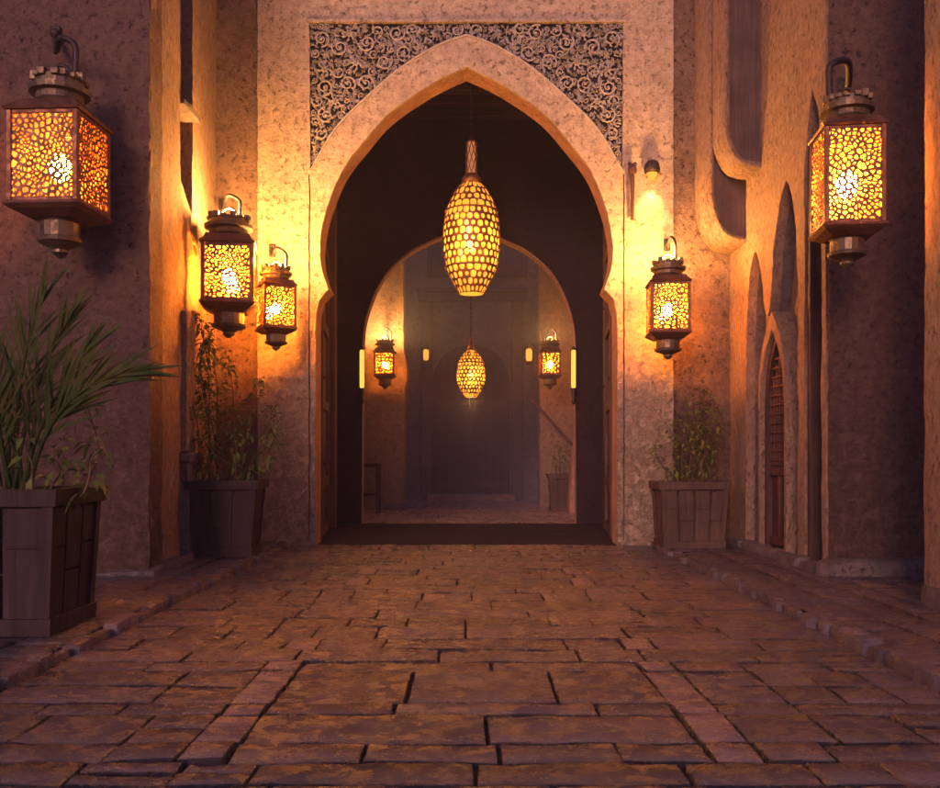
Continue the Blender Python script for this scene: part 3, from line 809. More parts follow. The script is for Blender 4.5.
rw = thing('wall', 'plaster wall with sloping buttress beyond the inner arch on the right', 'wall', (1.35, 17.4, 0))
mb = MB(); slab(mb, [(.0,-.1),(3.4,-.1),(3.4,7.2),(.0,7.2)], [], lambda u, v, w_: (u, w_, v), .5, .15, .014, 2, 0, .006, 1, seed=44); mb.build('wall_face', M['inner'], rw)
mb = MB(); slab(mb, [(-4.0,-.1),(.0,-.1),(.0,7.2),(-4.0,7.2)], [], lambda u, v, w_: (.72+w_, u, v), .3, .15, .014, 2, 0, 0, 1, seed=45); mb.build('side_wall', M['inner'], rw)
mb = MB()   # buttress, narrow at top and spreading to the foot
pr = catmull([(.70, 2.55),(.62,2.2),(.52,1.6),(.42,.9),(.36,.0)], 4)
slab(mb, pr+[(.72,-.0),(.72,2.55)], [], lambda u, v, w_: (u, -1.9+w_, v), .35, .06, .008, 3, 0, 0, 3, seed=46); mb.build('buttress', M['reveal'], rw)

# far house with the great door
fh = thing('house', 'dim grey house with a great arched double door at the far end', 'house', (0, 20, 0))
mb = MB(); slab(mb, [(-4.5,-.1),(4.5,-.1),(4.5,7.6),(-4.5,7.6)], [], lambda u, v, w_: (u, w_, v), .3, .15, .02, 1.5, 0, 0, 1, seed=51); mb.build('wall_face', M['stone'], fh)
k45 = lambda px, py: ((px-470)/45., 1+(455-py)/45.)
mb = MB()
x0, zt = k45(421, 293); x1, _ = k45(523, 293)
mb.bevbox(x0, x0+.25, -.10, -.022, 0, zt-.2, .015); mb.bevbox(x1-.25, x1, -.10, -.022, 0, zt-.2, .015); mb.bevbox(x0-.06, x1+.06, -.12, -.022, zt-.2, zt, .015)
mb.bevbox(x0-.1, x1+.1, -.16, -.022, zt+.003, zt+.09, .015)
mb.build('portal_frame', M['mauve'], fh)
mb = MB(); a0, at_ = k45(432, 345); a1, _ = k45(510, 345); hw = (a1-a0)/2; cx = (a0+a1)/2
arcp = [(cx-hw, 2.4)] + [(cx-hw*cos(pi*t/16), 2.4+(at_-2.4)*sin(pi*t/16)**.8) for t in range(1,16)] + [(cx+hw, 2.4)]
slab(mb, [(x0+.26,0),(x0+.26,zt-.21),(x1-.26,zt-.21),(x1-.26,0),(cx+hw,0)]+arcp[::-1]+[(cx-hw,0)], [], lambda u, v, w_: (u, -.075+w_, v), .05, .1, .004, 3, 0, 0, 1, seed=52)
mb.build('tympanum', M['stone'], fh)
for s_ in (-1, 1):
    mb = MB()
    for k in range(5):
        xa = cx+s_*(.01+k*(hw-.02)/5); xb = cx+s_*(.01+(k+1)*(hw-.02)/5)
        xm = min(1, abs((xa+xb)/2-cx)/hw); topz = at_+.02
        mb.bevbox(*sorted((xa, xb)), -.05, -.025, .15, topz, .006)
    dl = mb.build('door', M['dwood'], fh)
    mb = MB(); mb.bevbox(*sorted((cx+s_*.05, cx+s_*(hw-.06))), -.072, -.051, .3, .42, .006); mb.build('rail', M['rwood'], dl); mb = MB(); mb.bevbox(*sorted((cx+s_*.05, cx+s_*(hw-.06))), -.072, -.051, 2.1, 2.22, .006)
    mb.build('rail', M['rwood'], dl)
mb = MB(); mb.bevbox(cx-hw-.1, cx+hw+.1, -.34, -.022, -.02, .14, .02); mb.build('doorstep', M['inner'], fh)
for pxc in (440, 490, 514):
    a = (pxc-470)/45.; mb = MB(); mb.bevbox(a-.28, a+.28, -.06, -.021, 4.95, 5.95, .01); wn = mb.build('window', M['dwood'], fh)
    mb = MB()
    for k in range(6): mb.bevbox(a-.26+k*.09, a-.19+k*.09, -.085, -.061, 4.98, 5.92, .006)
    mb.build('shutter', M['mauve'], wn)

# small sconces beside the great door
for (px, lab) in ((426, 'small glowing sconce left of the far great door'), (529, 'small glowing sconce right of the far great door')):
    Ys = 19.7 if px < 470 else 17.25
    p = P(px, 355, Ys); t = thing('sconce', lab, 'wall lamp', (p.x, Ys, p.z), 0, 'small sconces by the far door')
    mb = MB(); mb.lathe([(.045,-.12),(.06,-.06),(.06,.08),(.04,.12)], 10); mb.build('glass', M['smallglow'], t)
    mb = MB(); mb.lathe([(.06,.121),(.08,.15),(.01,.22)], 10); mb.build('cap', M['iron'], t); mb = MB(); mb.lathe([(.02,-.2),(.07,-.15),(.06,-.121)], 10); mb.box(-.02,.02,.04,.28,-.19,-.16); mb.build('bracket', M['iron'], t)

# leaning pole, box, bench
p0 = P(527, 397, 17.2); p1 = P(560, 432, 16.6)
mb = MB(); mb.tube([p0, (p0+p1)/2+Vector((0,0,.03)), p1, p1+(p1-p0)*.35], .028, 8)
tag(mb.build('handrail', M['rwood']), 'thin sloping wooden rail on the far right wall', 'rail')
t = thing('stool', 'small wooden stand against the far left wall', 'stand', (-1.72, 15.4, 0))
mb = MB(); mb.bevbox(-.20,.20,-.16,.16,.80,.86,.01); mb.build('top', M['rwood'], t)
for sx in (-1,1):
    for sy in (-1,1):
        mb = MB(); mb.bevbox(*sorted((sx*.12,sx*.18)), *sorted((sy*.08,sy*.14)), 0, .80, .008); mb.build('leg', M['rwood'], t)
mb = MB(); mb.bevbox(-.16,.16,-.12,.12,.30,.34,.008); mb.build('shelf', M['rwood'], t)

# ------------------------------------------------------------------ planters
def planter(label, loc, w_, d_, h, taper, mat, rz=0, cols=3, group='wooden planters'):
    t = thing('planter', label, 'planter', loc, rz, group)
    mb = MB()
    def wall(s_, axis):
        hw = w_/2 if axis == 'x' else d_/2; hd = d_/2 if axis == 'x' else w_/2
        for k in range(cols):
            a0 = -1+2*k/cols; a1 = -1+2*(k+1)/cols; g_ = .012/hw
            for (z0, z1) in ((.10*h, .60*h), (.605*h, .88*h)) if (k % 2 == 0) else ((.10*h, .42*h), (.43*h, .88*h)):
                vs = []
                for zz in (z0, z1-.006):
                    f_ = 1-taper*(1-zz/h)
                    for (aa, in_) in ((a0+g_, 0), (a1-g_, 0), (a1-g_, .03), (a0+g_, .03)):
                        u = aa*hw*f_; v = s_*(hd*f_-in_-.012)
                        vs.append((u, v, zz) if axis == 'x' else (v, u, zz))
                mb.add(vs, [(0,1,2,3),(4,5,6,7),(0,1,5,4),(1,2,6,5),(2,3,7,6),(3,0,4,7)])
    for s_ in (-1, 1): wall(s_, 'x'); wall(s_, 'y')
    mb.build('board', mat, t)
    mb = MB()
    f0 = 1-taper*.9; f1 = 1-taper*.12
    vs = [(a*w_/2*f_*.90, b_*d_/2*f_*.88, zz) for f_, zz in ((f0, .09*h), (f1, .87*h)) for a, b_ in ((-1,-1),(1,-1),(1,1),(-1,1))]
    mb.add(vs, [(0,1,5,4),(1,2,6,5),(2,3,7,6),(3,0,4,7),(0,1,2,3)]); mb.build('lining', M['dwood'], t)
    for a in (-1, 1):   # corner posts
        for b_ in (-1, 1):
            mb = MB(); vs = []
            for zz in (.02, .90*h):
                f_ = 1-taper*(1-zz/h); x = a*w_/2*f_; y_ = b_*d_/2*f_; q = .055
                for (dx, dy) in ((0,0),(-a*q,0),(-a*q,-b_*q),(0,-b_*q)): vs.append((x+dx+a*.004, y_+dy+b_*.004, zz))
            mb.add(vs, [(0,1,2,3),(4,5,6,7),(0,1,5,4),(1,2,6,5),(2,3,7,6),(3,0,4,7)])
            mb.build('corner_post', mat, t)
    def hoop(z0, z1, o_, name):
        b = MB(); fa = 1-taper*(1-z0/h); fb = 1-taper*(1-z1/h)
        vs = []
        for f_, zz, e in ((fa, z0, o_), (fb, z1, o_), (fb, z1, -.035), (fa, z0, -.035)):
            for a, b_ in ((-1,-1),(1,-1),(1,1),(-1,1)): vs.append((a*(w_/2*f_+e), b_*(d_/2*f_+e), zz+(.004 if a > 0 else 0)))
        fs = [(j*4+i, j*4+(i+1) % 4, ((j+1) % 4)*4+(i+1) % 4, ((j+1) % 4)*4+i) for j in range(4) for i in range(4)]
        b.add(vs, fs); b.build(name, mat, t)
    hoop(0, .115*h, .016, 'foot_rail'); hoop(.885*h, h, .028, 'rim')
    mb = MB(); rough_block(mb, -w_/2*.9, w_/2*.9, -d_/2*.9, d_/2*.9, .8*h, .93*h, .05, .02, .03, 8, 0, 5); mb.build('soil', M['soil'], t)
    return t
planter('large charred wooden planter holding the palm at the left edge', (-2.62, 5.06, .035), .84, .62, .78, .10, M['pot_a'])
planter('dark tapered planter under the paired lanterns by the left wall', (-2.33, 8.65, .04), .64, .54, .72, .20, M['pot_a'], .05)
planter('brown boarded planter in the right corner beside the gate', (2.33, 9.58, .02), .70, .50, .70, .12, M['pot_b'], 0, 4)
planter('small pale planter far off beyond the inner arch', (1.62, 16.1, 0), .42, .4, .66, .15, M['pot_b'], 0, 3)

def leaf(mb, p, d, up, L, wd_, mi=0, droop=.3):
    d = d.normalized(); s_ = d.cross(up); s_ = s_.normalized() if s_.length > 1e-4 else Vector((1,0,0)); n_ = s_.cross(d)
    pts = []
    for t, k in ((0,.08),(.3,.9),(.6,.75),(1,.02)):
        c_ = p+d*L*t-Vector((0,0,1))*droop*L*t*t
        pts += [c_-s_*wd_*k+n_*wd_*.35*k, c_, c_+s_*wd_*k+n_*wd_*.35*k]
    fs = []
    for i in range(3): fs += [(3*i,3*i+1,3*i+4,3*i+3),(3*i+1,3*i+2,3*i+5,3*i+4)]
    mb.add(pts, fs, mi, True)

def frond(lm, sm, root, ctrl, tip, nleaf, L0, spread, rnd, t0=.30, wd_=.0095):
    pts = [root*(1-t)**2+ctrl*2*t*(1-t)+tip*t*t for t in [i/20 for i in range(21)]]
    sm.tube(pts, [.013*(1-t/20)+.003 for t in range(21)], 6)
    for i in range(nleaf):
        t = t0+(1-t0)*i/(nleaf-1); k = t*20; a = int(min(19, k)); f_ = k-a; p = pts[a].lerp(pts[a+1], f_)
        tg = (pts[a+1]-pts[a]).normalized(); side = tg.cross(Vector((.25,-1,.1))).normalized()
        for s_ in (-1, 1):
            an = spread*(1-.75*((t-t0)/(1-t0)))*rnd.uniform(.75, 1.2)
            dv = (tg*cos(an)+side*s_*sin(an)+Vector((rnd.uniform(-.1,.1), rnd.uniform(-.25,.25), rnd.uniform(-.05,.08)))).normalized()
            L = L0*(1-.35*abs((t-t0)/(1-t0)-.35))*rnd.uniform(.8, 1.1)
            n = 6; vs = []; fs = []
            sd2 = dv.cross(Vector((0,-1,.3))).normalized()
            for j in range(n+1):
                u = j/n; c_ = p+dv*L*u-Vector((0,0,1))*L*.10*u*u
                wk = wd_*(.5+2.2*u*(1-u))*(1-u**4)+.0006
                vs += [c_-sd2*wk, c_+Vector((0,.006*(1-u),0)), c_+sd2*wk]
            for j in range(n): fs += [(3*j,3*j+1,3*j+4,3*j+3),(3*j+1,3*j+2,3*j+5,3*j+4)]
            lm.add(vs, fs, 0, True)
palm = thing('palm', 'young palm with pointed fronds in the large planter', 'palm plant', (-2.58, 5.06, .70))
rnd = random.Random(4); lm = MB(); sm = MB(); B0 = Vector((0,0,0))
def rel(px, py, Y): return P(px, py, Y)-Vector((-2.58, 5.06, .70))
for (rx, cx_, tipx, Lf, nl, spd) in (
    ((18,486,5.1),(10,380,5.05),(42,300,5.05),.42,13,.55),
    ((8,486,5.2),(-5,400,5.2),(-25,290,5.25),.45,13,.6),
    ((24,486,5.05),(34,420,4.95),(85,352,4.9),.38,14,.5),
    ((30,486,5.0),(48,385,4.9),(132,372,4.8),.42,17,.45),
    ((14,486,5.3),(30,380,5.3),(70,318,5.4),.36,14,.5),
    ((0,486,5.0),(-15,390,4.9),(-60,340,4.8),.4,14,.6),
    ((10,486,5.0),(-2,430,4.85),(-8,370,4.7),.4,12,.6)):
    frond(lm, sm, rel(*rx), rel(*cx_), rel(*tipx), nl, Lf, spd, rnd)
for k in range(7):
    r0 = Vector((rnd.uniform(-.12,.12), rnd.uniform(-.1,.1), -.03)); sm.tube([r0, r0+Vector((rnd.uniform(-.05,.05),0,.3)), r0+Vector((rnd.uniform(-.1,.1),0,.6))], [.016,.014,.008], 6)
lm.build('frond', M['palm'], palm); sm.build('stem', M['palm'], palm)

def shrub(name, label, loc, stems, leafL, mat, rnd, per=60, wob=.05, cat='shrub', droop=.5):
    t = thing(name, label, cat, loc); lm = MB(); sm = MB()
    for (r0, tip) in stems:
        r0 = Vector(r0); tip = Vector(tip); n = 14; pts = []
        ph = rnd.uniform(0, 6)
        for i in range(n+1):
            u = i/n; q = noise.noise_vector(Vector((ph, u*2.5, 0)))
            pts.append(r0.lerp(tip, u)+Vector((q.x, q.y, 0))*wob*4*u)
        sm.tube(pts, [.009*(1-.75*i/n) for i in range(n+1)], 5)
        H = (tip-r0).length
        for _ in range(int(per*H)):
            u = rnd.uniform(.08, 1)**.8; k = u*n; a = int(min(n-1, k)); p = pts[a].lerp(pts[a+1], k-a)
            dv = Vector((rnd.gauss(0,1), rnd.gauss(0,1), rnd.gauss(.1,.6))).normalized()
            q = p+dv*rnd.uniform(.01, .09)
            if rnd.random() < .35: sm.tube([p, q], .0025, 3, caps=False)
            leaf(lm, q, dv, Vector((rnd.uniform(-.4,.4), rnd.uniform(-.4,.4), 1)), leafL*rnd.uniform(.6, 1.25), leafL*.26, 0, droop)
    lm.build('foliage', mat, t); sm.build('stem', M['stem'], t); return t
rnd = random.Random(9)
shrub('shrub', 'low leafy plant sprouting beside the palm in the large planter', (-2.42, 5.05, .70),
      [((.05,-.1,0),(.0,-.12,.45)),((.15,0,0),(.22,0,.42)),((.25,-.1,0),(.42,-.1,.40)),((.2,.1,0),(.30,.1,.6)),((.1,-.1,0),(.12,-.15,.35))], .085, M['leaf'], rnd, 38)
shrub('climbing_plant', 'tall straggling climber in the dark planter on the left', (-2.33, 8.65, .66),
      [((-.15,0,0),(-.24,.1,1.72)),((-.05,.05,0),(-.16,.15,1.55)),((-.1,.05,0),(-.28,.0,1.6)),((.05,0,0),(.05,.2,1.3)),((.15,0,0),(.35,.25,.85)),((.1,-.1,0),(.12,-.05,.7)),((-.2,-.1,0),(-.22,-.05,.9)),((0,0,0),(.25,.3,1.1)),((-.1,-.1,0),(-.1,-.1,.55)),((-.18,.05,0),(-.3,.1,1.15)),((.2,.05,0),(.5,.2,.7))], .075, M['leaf'], rnd, 75, .05)
shrub('shrub', 'bushy yellowish shrub in the brown corner planter at right', (2.33, 9.58, .64),
      [((.0,0,0),(.05,0,.95)),((.1,0,0),(.28,.1,1.05)),((.2,0,0),(.38,0,.9)),((-.1,0,0),(-.22,.1,.75)),((.05,.1,0),(.15,.15,1.1)),((-.2,0,0),(-.35,.1,.5)),((.1,-.1,0),(.12,-.1,.6)),((-.05,.05,0),(-.05,.1,.8)),((.2,.1,0),(.25,.1,.7))], .07, M['leaf2'], rnd, 75, .04)
shrub('shrub', 'little plant in the far pale planter', (1.62, 16.1, .6), [((0,0,0),(-.05,0,.75)),((.05,0,0),(.1,0,.55)),((-.05,0,0),(-.12,0,.4))], .09, M['leaf2'], rnd, 45, .03)

# ------------------------------------------------------------------ lanterns
def voro_panel(mb, x0, x1, z0, z1, n, rnd, shrink=.78, th=.006, fn=None, given=None):
    W_, H_ = x1-x0, z1-z0; pts = list(given or []); tries = 0
    if given: n = len(pts)
    md = math.sqrt(W_*H_/max(1, n))*.42
    while len(pts) < n and tries < 20000:
        tries += 1; p = (rnd.uniform(x0, x1), rnd.uniform(z0, z1))
        if all((p[0]-q[0])**2+(p[1]-q[1])**2 > md*md for q in pts): pts.append(p)
        elif tries % 400 == 0: md *= .95
    n = len(pts); al = list(pts)
    for p in pts: al += [(2*x0-p[0], p[1]), (2*x1-p[0], p[1]), (p[0], 2*z0-p[1]), (p[0], 2*z1-p[1])]
    vo, eo, fo, orig, _, _ = delaunay_2d_cdt([Vector(p) for p in al], [], [], 0, 1e-7)
    back = {}
    for i, o_ in enumerate(orig):
        for k in o_: back[k] = i
    cc = []
    for f in fo:
        a, b_, c_ = [vo[i] for i in f]; d = 2*(a.x*(b_.y-c_.y)+b_.x*(c_.y-a.y)+c_.x*(a.y-b_.y))
        if abs(d) < 1e-12: cc.append(None); continue
        a2, b2, c2 = a.length_squared, b_.length_squared, c_.length_squared
        cc.append(Vector(((a2*(b_.y-c_.y)+b2*(c_.y-a.y)+c2*(a.y-b_.y))/d, (a2*(c_.x-b_.x)+b2*(a.x-c_.x)+c2*(b_.x-a.x))/d)))
    inc = {}
    for fi, f in enumerate(fo):
        for i in f: inc.setdefault(i, []).append(fi)
    for k in range(n):
        vi = back[k]; p = vo[vi]; cs_ = [cc[fi] for fi in inc.get(vi, []) if cc[fi] is not None]
        cs_ = [Vector((min(x1, max(x0, c_.x)), min(z1, max(z0, c_.y)))) for c_ in cs_]
        if len(cs_) < 3: continue
        cs_.sort(key=lambda c_: math.atan2(c_.y-p.y, c_.x-p.x))
        cen = sum(cs_, Vector((0,0)))/len(cs_); m_ = len(cs_); sh = shrink*rnd.uniform(.6, 1.08)
        # rounded hole: midpoints mixed in
        outr = []; innr = []
        for i in range(m_):
            a = cs_[i]; b_ = cs_[(i+1) % m_]; mid = (a+b_)/2
            outr += [a, mid]; innr += [cen+(a-cen)*sh*.86, cen+(mid-cen)*sh]
        q = len(outr)
        fn_ = fn or (lambda u, v, t: (u, t, v))
        vs = [fn_(v.x, v.y, 0) for v in outr] + [fn_(v.x, v.y, -.2*th) for v in innr] + [fn_(v.x, v.y, th) for v in innr]
        fs = [(i, (i+1) % q, (i+1) % q+q, i+q) for i in range(q)] + [(i+q, (i+1) % q+q, (i+1) % q+2*q, i+2*q) for i in range(q)]
        mb.add(vs, fs, 0, False)

def lantern(label, c, w_, h, rot, power, wash=0, back=False, cells=90, seed=1, drum=.70, basew=.52, group='caged amber wall lanterns', bulb='bulb', bulbr=.062, lid=True):
    """square lantern; c is the centre of its glass body, w_ its side, h the height of the glass"""
    t = thing('lantern', label, 'lantern', c, rot, group); rnd = random.Random(seed)
    s = w_/.5; hw = w_/2; hh = h/2; cp = M['copper']
    m1 = MB()
    for a in (-1, 1):
        for b_ in (-1, 1): m1.bevbox(*sorted((a*hw, a*(hw-.04*s))), *sorted((b_*hw, b_*(hw-.04*s))), -hh, hh, .006*s)
    for zz in (-hh, hh-.028*s):
        for a in (-1, 1):
            m1.bevbox(-hw+.041*s, hw-.041*s, *sorted((a*(hw-.006), a*(hw-.035*s))), zz, zz+.028*s, .004*s)
            m1.bevbox(*sorted((a*(hw-.006), a*(hw-.035*s))), -hw+.041*s, hw-.041*s, zz, zz+.028*s, .004*s)
    m1.build('frame', cp, t)
    # cap: flared eaves, drum, ragged crown ring
    m2 = MB()
    m2.lathe([(hw+.008*s, hh), (hw+.018*s, hh+.015*s), (hw*.93, hh+.05*s), (hw*drum*1.06, hh+.10*s)], square=True)
    m2.build('eaves', cp, t)
    m3 = MB()
    dz = hh+.10*s; r_ = hw*drum; H_ = .19*s
    m3.lathe([(r_*1.05, dz), (r_*1.12, dz+.012*s), (r_*1.0, dz+.03*s), (r_*.97, dz+.075*s), (r_*1.22, dz+.085*s), (r_*1.25, dz+.12*s), (r_*1.0, dz+.13*s), (r_*.98, dz+H_)], 20, sm=False, caps=False)
    m3.lathe([(r_*.97, dz+H_), (r_*.70, dz+H_-.02*s)], 20, sm=False, caps=not wash)
    for k in range(14):
        a = 2*pi*k/14+rnd.uniform(-.1,.1); hgt = rnd.uniform(.005, .05)*s; q = .028*s
        x, y_ = r_*.95*cos(a), r_*.95*sin(a); m3.bevbox(x-q, x+q, y_-q, y_+q, dz+H_-.02*s, dz+H_+hgt, .004*s)
    m3.build('cap', M['bronze'], t)
    m4 = MB()
    m4.lathe([(hw+.008*s, -hh), (hw+.018*s, -hh-.02*s), (hw*.95, -hh-.045*s), (hw*basew*1.15, -hh-.085*s)], square=True)
    m4.build('base_plate', cp, t)
    m5 = MB(); r2_ = hw*basew
    m5.lathe([(r2_*1.1, -hh-.086*s), (r2_, -hh-.10*s), (r2_, -hh-.20*s), (r2_*1.18, -hh-.21*s), (r2_*1.12, -hh-.235*s), (r2_*.55, -hh-.27*s), (r2_*.40, -hh-.285*s), (r2_*.42, -hh-.305*s), (r2_*.12, -hh-.34*s)], 16, sm=False)
    m5.build('base', M['bronze'], t)
    m6 = MB()   # bail ring on the crown
    bz = dz+H_
    pts = [(.09*s*cos(pi-pi*i/10), 0, bz-.02*s+.13*s*sin(pi*i/10)) for i in range(11)]
    m6.tube(pts, .014*s, 7); m6.build('bail', M['iron'], t)
    for k in range(4):
        if back and k == 2:
            b = MB(); b.bevbox(-hw+.035*s, hw-.035*s, hw-.03*s, hw-.012*s, -hh+.028*s, hh-.028*s, .004); o = b.build('back_plate', cp, t); continue
        a = k*pi/2; ca_, sa = cos(a), sin(a)
        fn = lambda u, v, tt, ca_=ca_, sa=sa: (u*ca_-(-(hw-.012*s)+tt)*sa, u*sa+(-(hw-.012*s)+tt)*ca_, v)
        p = MB(); voro_panel(p, -hw+.035*s, hw-.035*s, -hh+.025*s, hh-.025*s, cells, rnd, .73, .006*s, fn)
        po = p.build('panel', cp, t)
        gz = MB(); e = hw-.03*s; dpt = hw-.024*s
        fn2 = lambda u, v, ca_=ca_, sa=sa: (u*ca_+dpt*sa, u*sa-dpt*ca_, v)
        gz.add([fn2(-e,-hh+.01), fn2(e,-hh+.01), fn2(e,hh-.01), fn2(-e,hh-.01)], [(0,1,2,3)])
        gz.build('glass', M['glass_b' if bulb == 'bulb' else 'glass'], po)
    bb = MB(); bb.sphere((0,0,-hh*.05), bulbr*s, 12, 8, sz=1.35); bo = bb.build('bulb', M[bulb], t)
    if wash:
        ld = bpy.data.lights.new('added_wall_wash', 'POINT'); lo = bpy.data.objects.new('added_wall_wash', ld); C.objects.link(lo); lo.parent = t
        ld.energy = wash; ld.color = (1.0, .42, .095); ld.shadow_soft_size = .06; lo.location = (0, 0, dz+H_+.07*s)  # extra point light added above the cap to wash the walls
    return t, Vector(c)+Vector((0,0,bz+.10*s))

def bracket(label, wallp, ring, side, mat='iron', r_=.017):
    """iron arm from a wall plate out and over to the ring of a lantern"""
    t = thing('wall_bracket', label, 'bracket', wallp, 0, 'iron lantern brackets')
    rg = Vector(ring)-Vector(wallp)
    mb = MB(); mb.bevbox(-.035,.035,-.005,.022,-.07,.07,.008) if abs(rg.y) > abs(rg.x) else mb.bevbox(-.015,.015,-.035,.035,-.07,.07,.008)
    mb.build('plate', M[mat], t)
    ax = rg.x+.10*side; az = rg.z-.13*abs(side); tz = az+.36 if abs(side) > 1 else az+.27
    pts = catmull([(0,0,0),(rg.x*.45, rg.y*.5, tz),(rg.x*.5+ax*.3, rg.y*.9, tz+.02),(ax, rg.y, tz-.05),(ax+.01*side, rg.y, (tz+az)/2),(ax, rg.y, az)], 6)
    mb = MB(); mb.tube(pts, r_, 8); mb.sphere((0,-.02,0), r_*1.7, 8, 5)
    mb.tube([(0,0,-.06),(rg.x*.15,rg.y*.25,-.07),(rg.x*.38,rg.y*.45,tz-.01)], r_*.7, 6)
    mb.build('arm', M[mat], t)

# big pair on the front walls
s1 = P(60, 166, 6.85)
t, rg = lantern('large amber lantern on the left front wall above the palm', s1, .54, .67, R(-3), 1, 0, True, 210, 1, .66, .52, bulb='bulb_low', bulbr=.075)
bracket('iron bracket carrying the large left lantern', (PX(56,7.27), 7.27, rg.z+.44), rg, 1.1, r_=.024)
s5 = P(847, 182, 6.12)
t, rg = lantern('large amber lantern on the right front wall beside the pillar', s5, .39, .645, R(-7), 1, 0, True, 200, 2, .74, .56, bulb='bulb_strong', bulbr=.09)
bracket('iron bracket carrying the large right lantern', (PX(842,7.27), 7.27, rg.z+.50), rg, -1.1, r_=.024)
# pair at the left of the gate
s2 = P(229, 276, 9.0)
t, rg = lantern('middle-sized lantern, left of the close pair beside the gate', s2, .50, .56, R(11), 1, 230, False, 170, 3, .78, .60)
bracket('iron bracket of the left lantern in the close pair', (PX(222,9.93), 9.93, rg.z+.30), rg, 1)
s3 = P(276, 308, 9.4)
t, rg = lantern('smaller lantern, right of the close pair beside the gate', s3, .34, .43, R(27), 1, 110, False, 110, 4, .80, .60)
bracket('iron bracket of the right lantern in the close pair', (PX(272,9.97), 9.97, rg.z+.25), rg, 1)
s4 = P(668, 309, 9.35)
t, rg = lantern('lantern on the pale wall right of the gate', s4, .40, .50, R(-4), 1, 200, False, 130, 5, .74, .60)
bracket('iron bracket of the lantern right of the gate', (PX(667,9.97), 9.97, rg.z+.25), rg, .7)
# far pair beyond the inner arch
s6 = P(385, 364, 15.9)
t, rg = lantern('distant small lantern on the left wall beyond the inner arch', s6, .36, .40, R(0), 1, 150, False, 45, 6, .8, .6, group='small lanterns beyond the inner arch', bulb='bulb_strong')
bracket('bracket of the distant left lantern', (s6.x, 16.37, rg.z), rg, 1)
s7 = P(550, 364, 15.9)
t, rg = lantern('distant small lantern on the right wall beyond the inner arch', s7, .36, .40, R(0), 1, 50, False, 45, 7, .8, .6, group='small lanterns beyond the inner arch', bulb='bulb_strong')
bracket('bracket of the distant right lantern', (s7.x, 17.36, rg.z), rg, 1)

# lit tubes at the jambs of the inner arch
for (px, lab) in ((362, 'upright lit tube lamp on the left jamb of the inner arch'), (573.5, 'upright lit tube lamp on the right jamb of the inner arch')):
    Yt = 13.12; z0, z1 = PZ(388, Yt), PZ(350, Yt); x = PX(px, Yt)
    t = thing('tube_lamp', lab, 'wall lamp', (x, Yt, z0), 0, 'tube lamps on the inner arch')
    mb = MB(); mb.lathe([(.026,0),(.034,.02),(.034,z1-z0-.02),(.026,z1-z0)], 12); mb.build('tube', M['tubeglow'], t)
    mb = MB(); mb.lathe([(.012,-.24),(.035,-.20),(.02,-.14),(.04,-.05),(.03,-.002)], 10); mb.build('holder', M['iron'], t); mb = MB(); mb.lathe([(.03,z1-z0+.002),(.03,z1-z0+.03),(.01,z1-z0+.05)], 10); mb.build('cap', M['iron'], t)

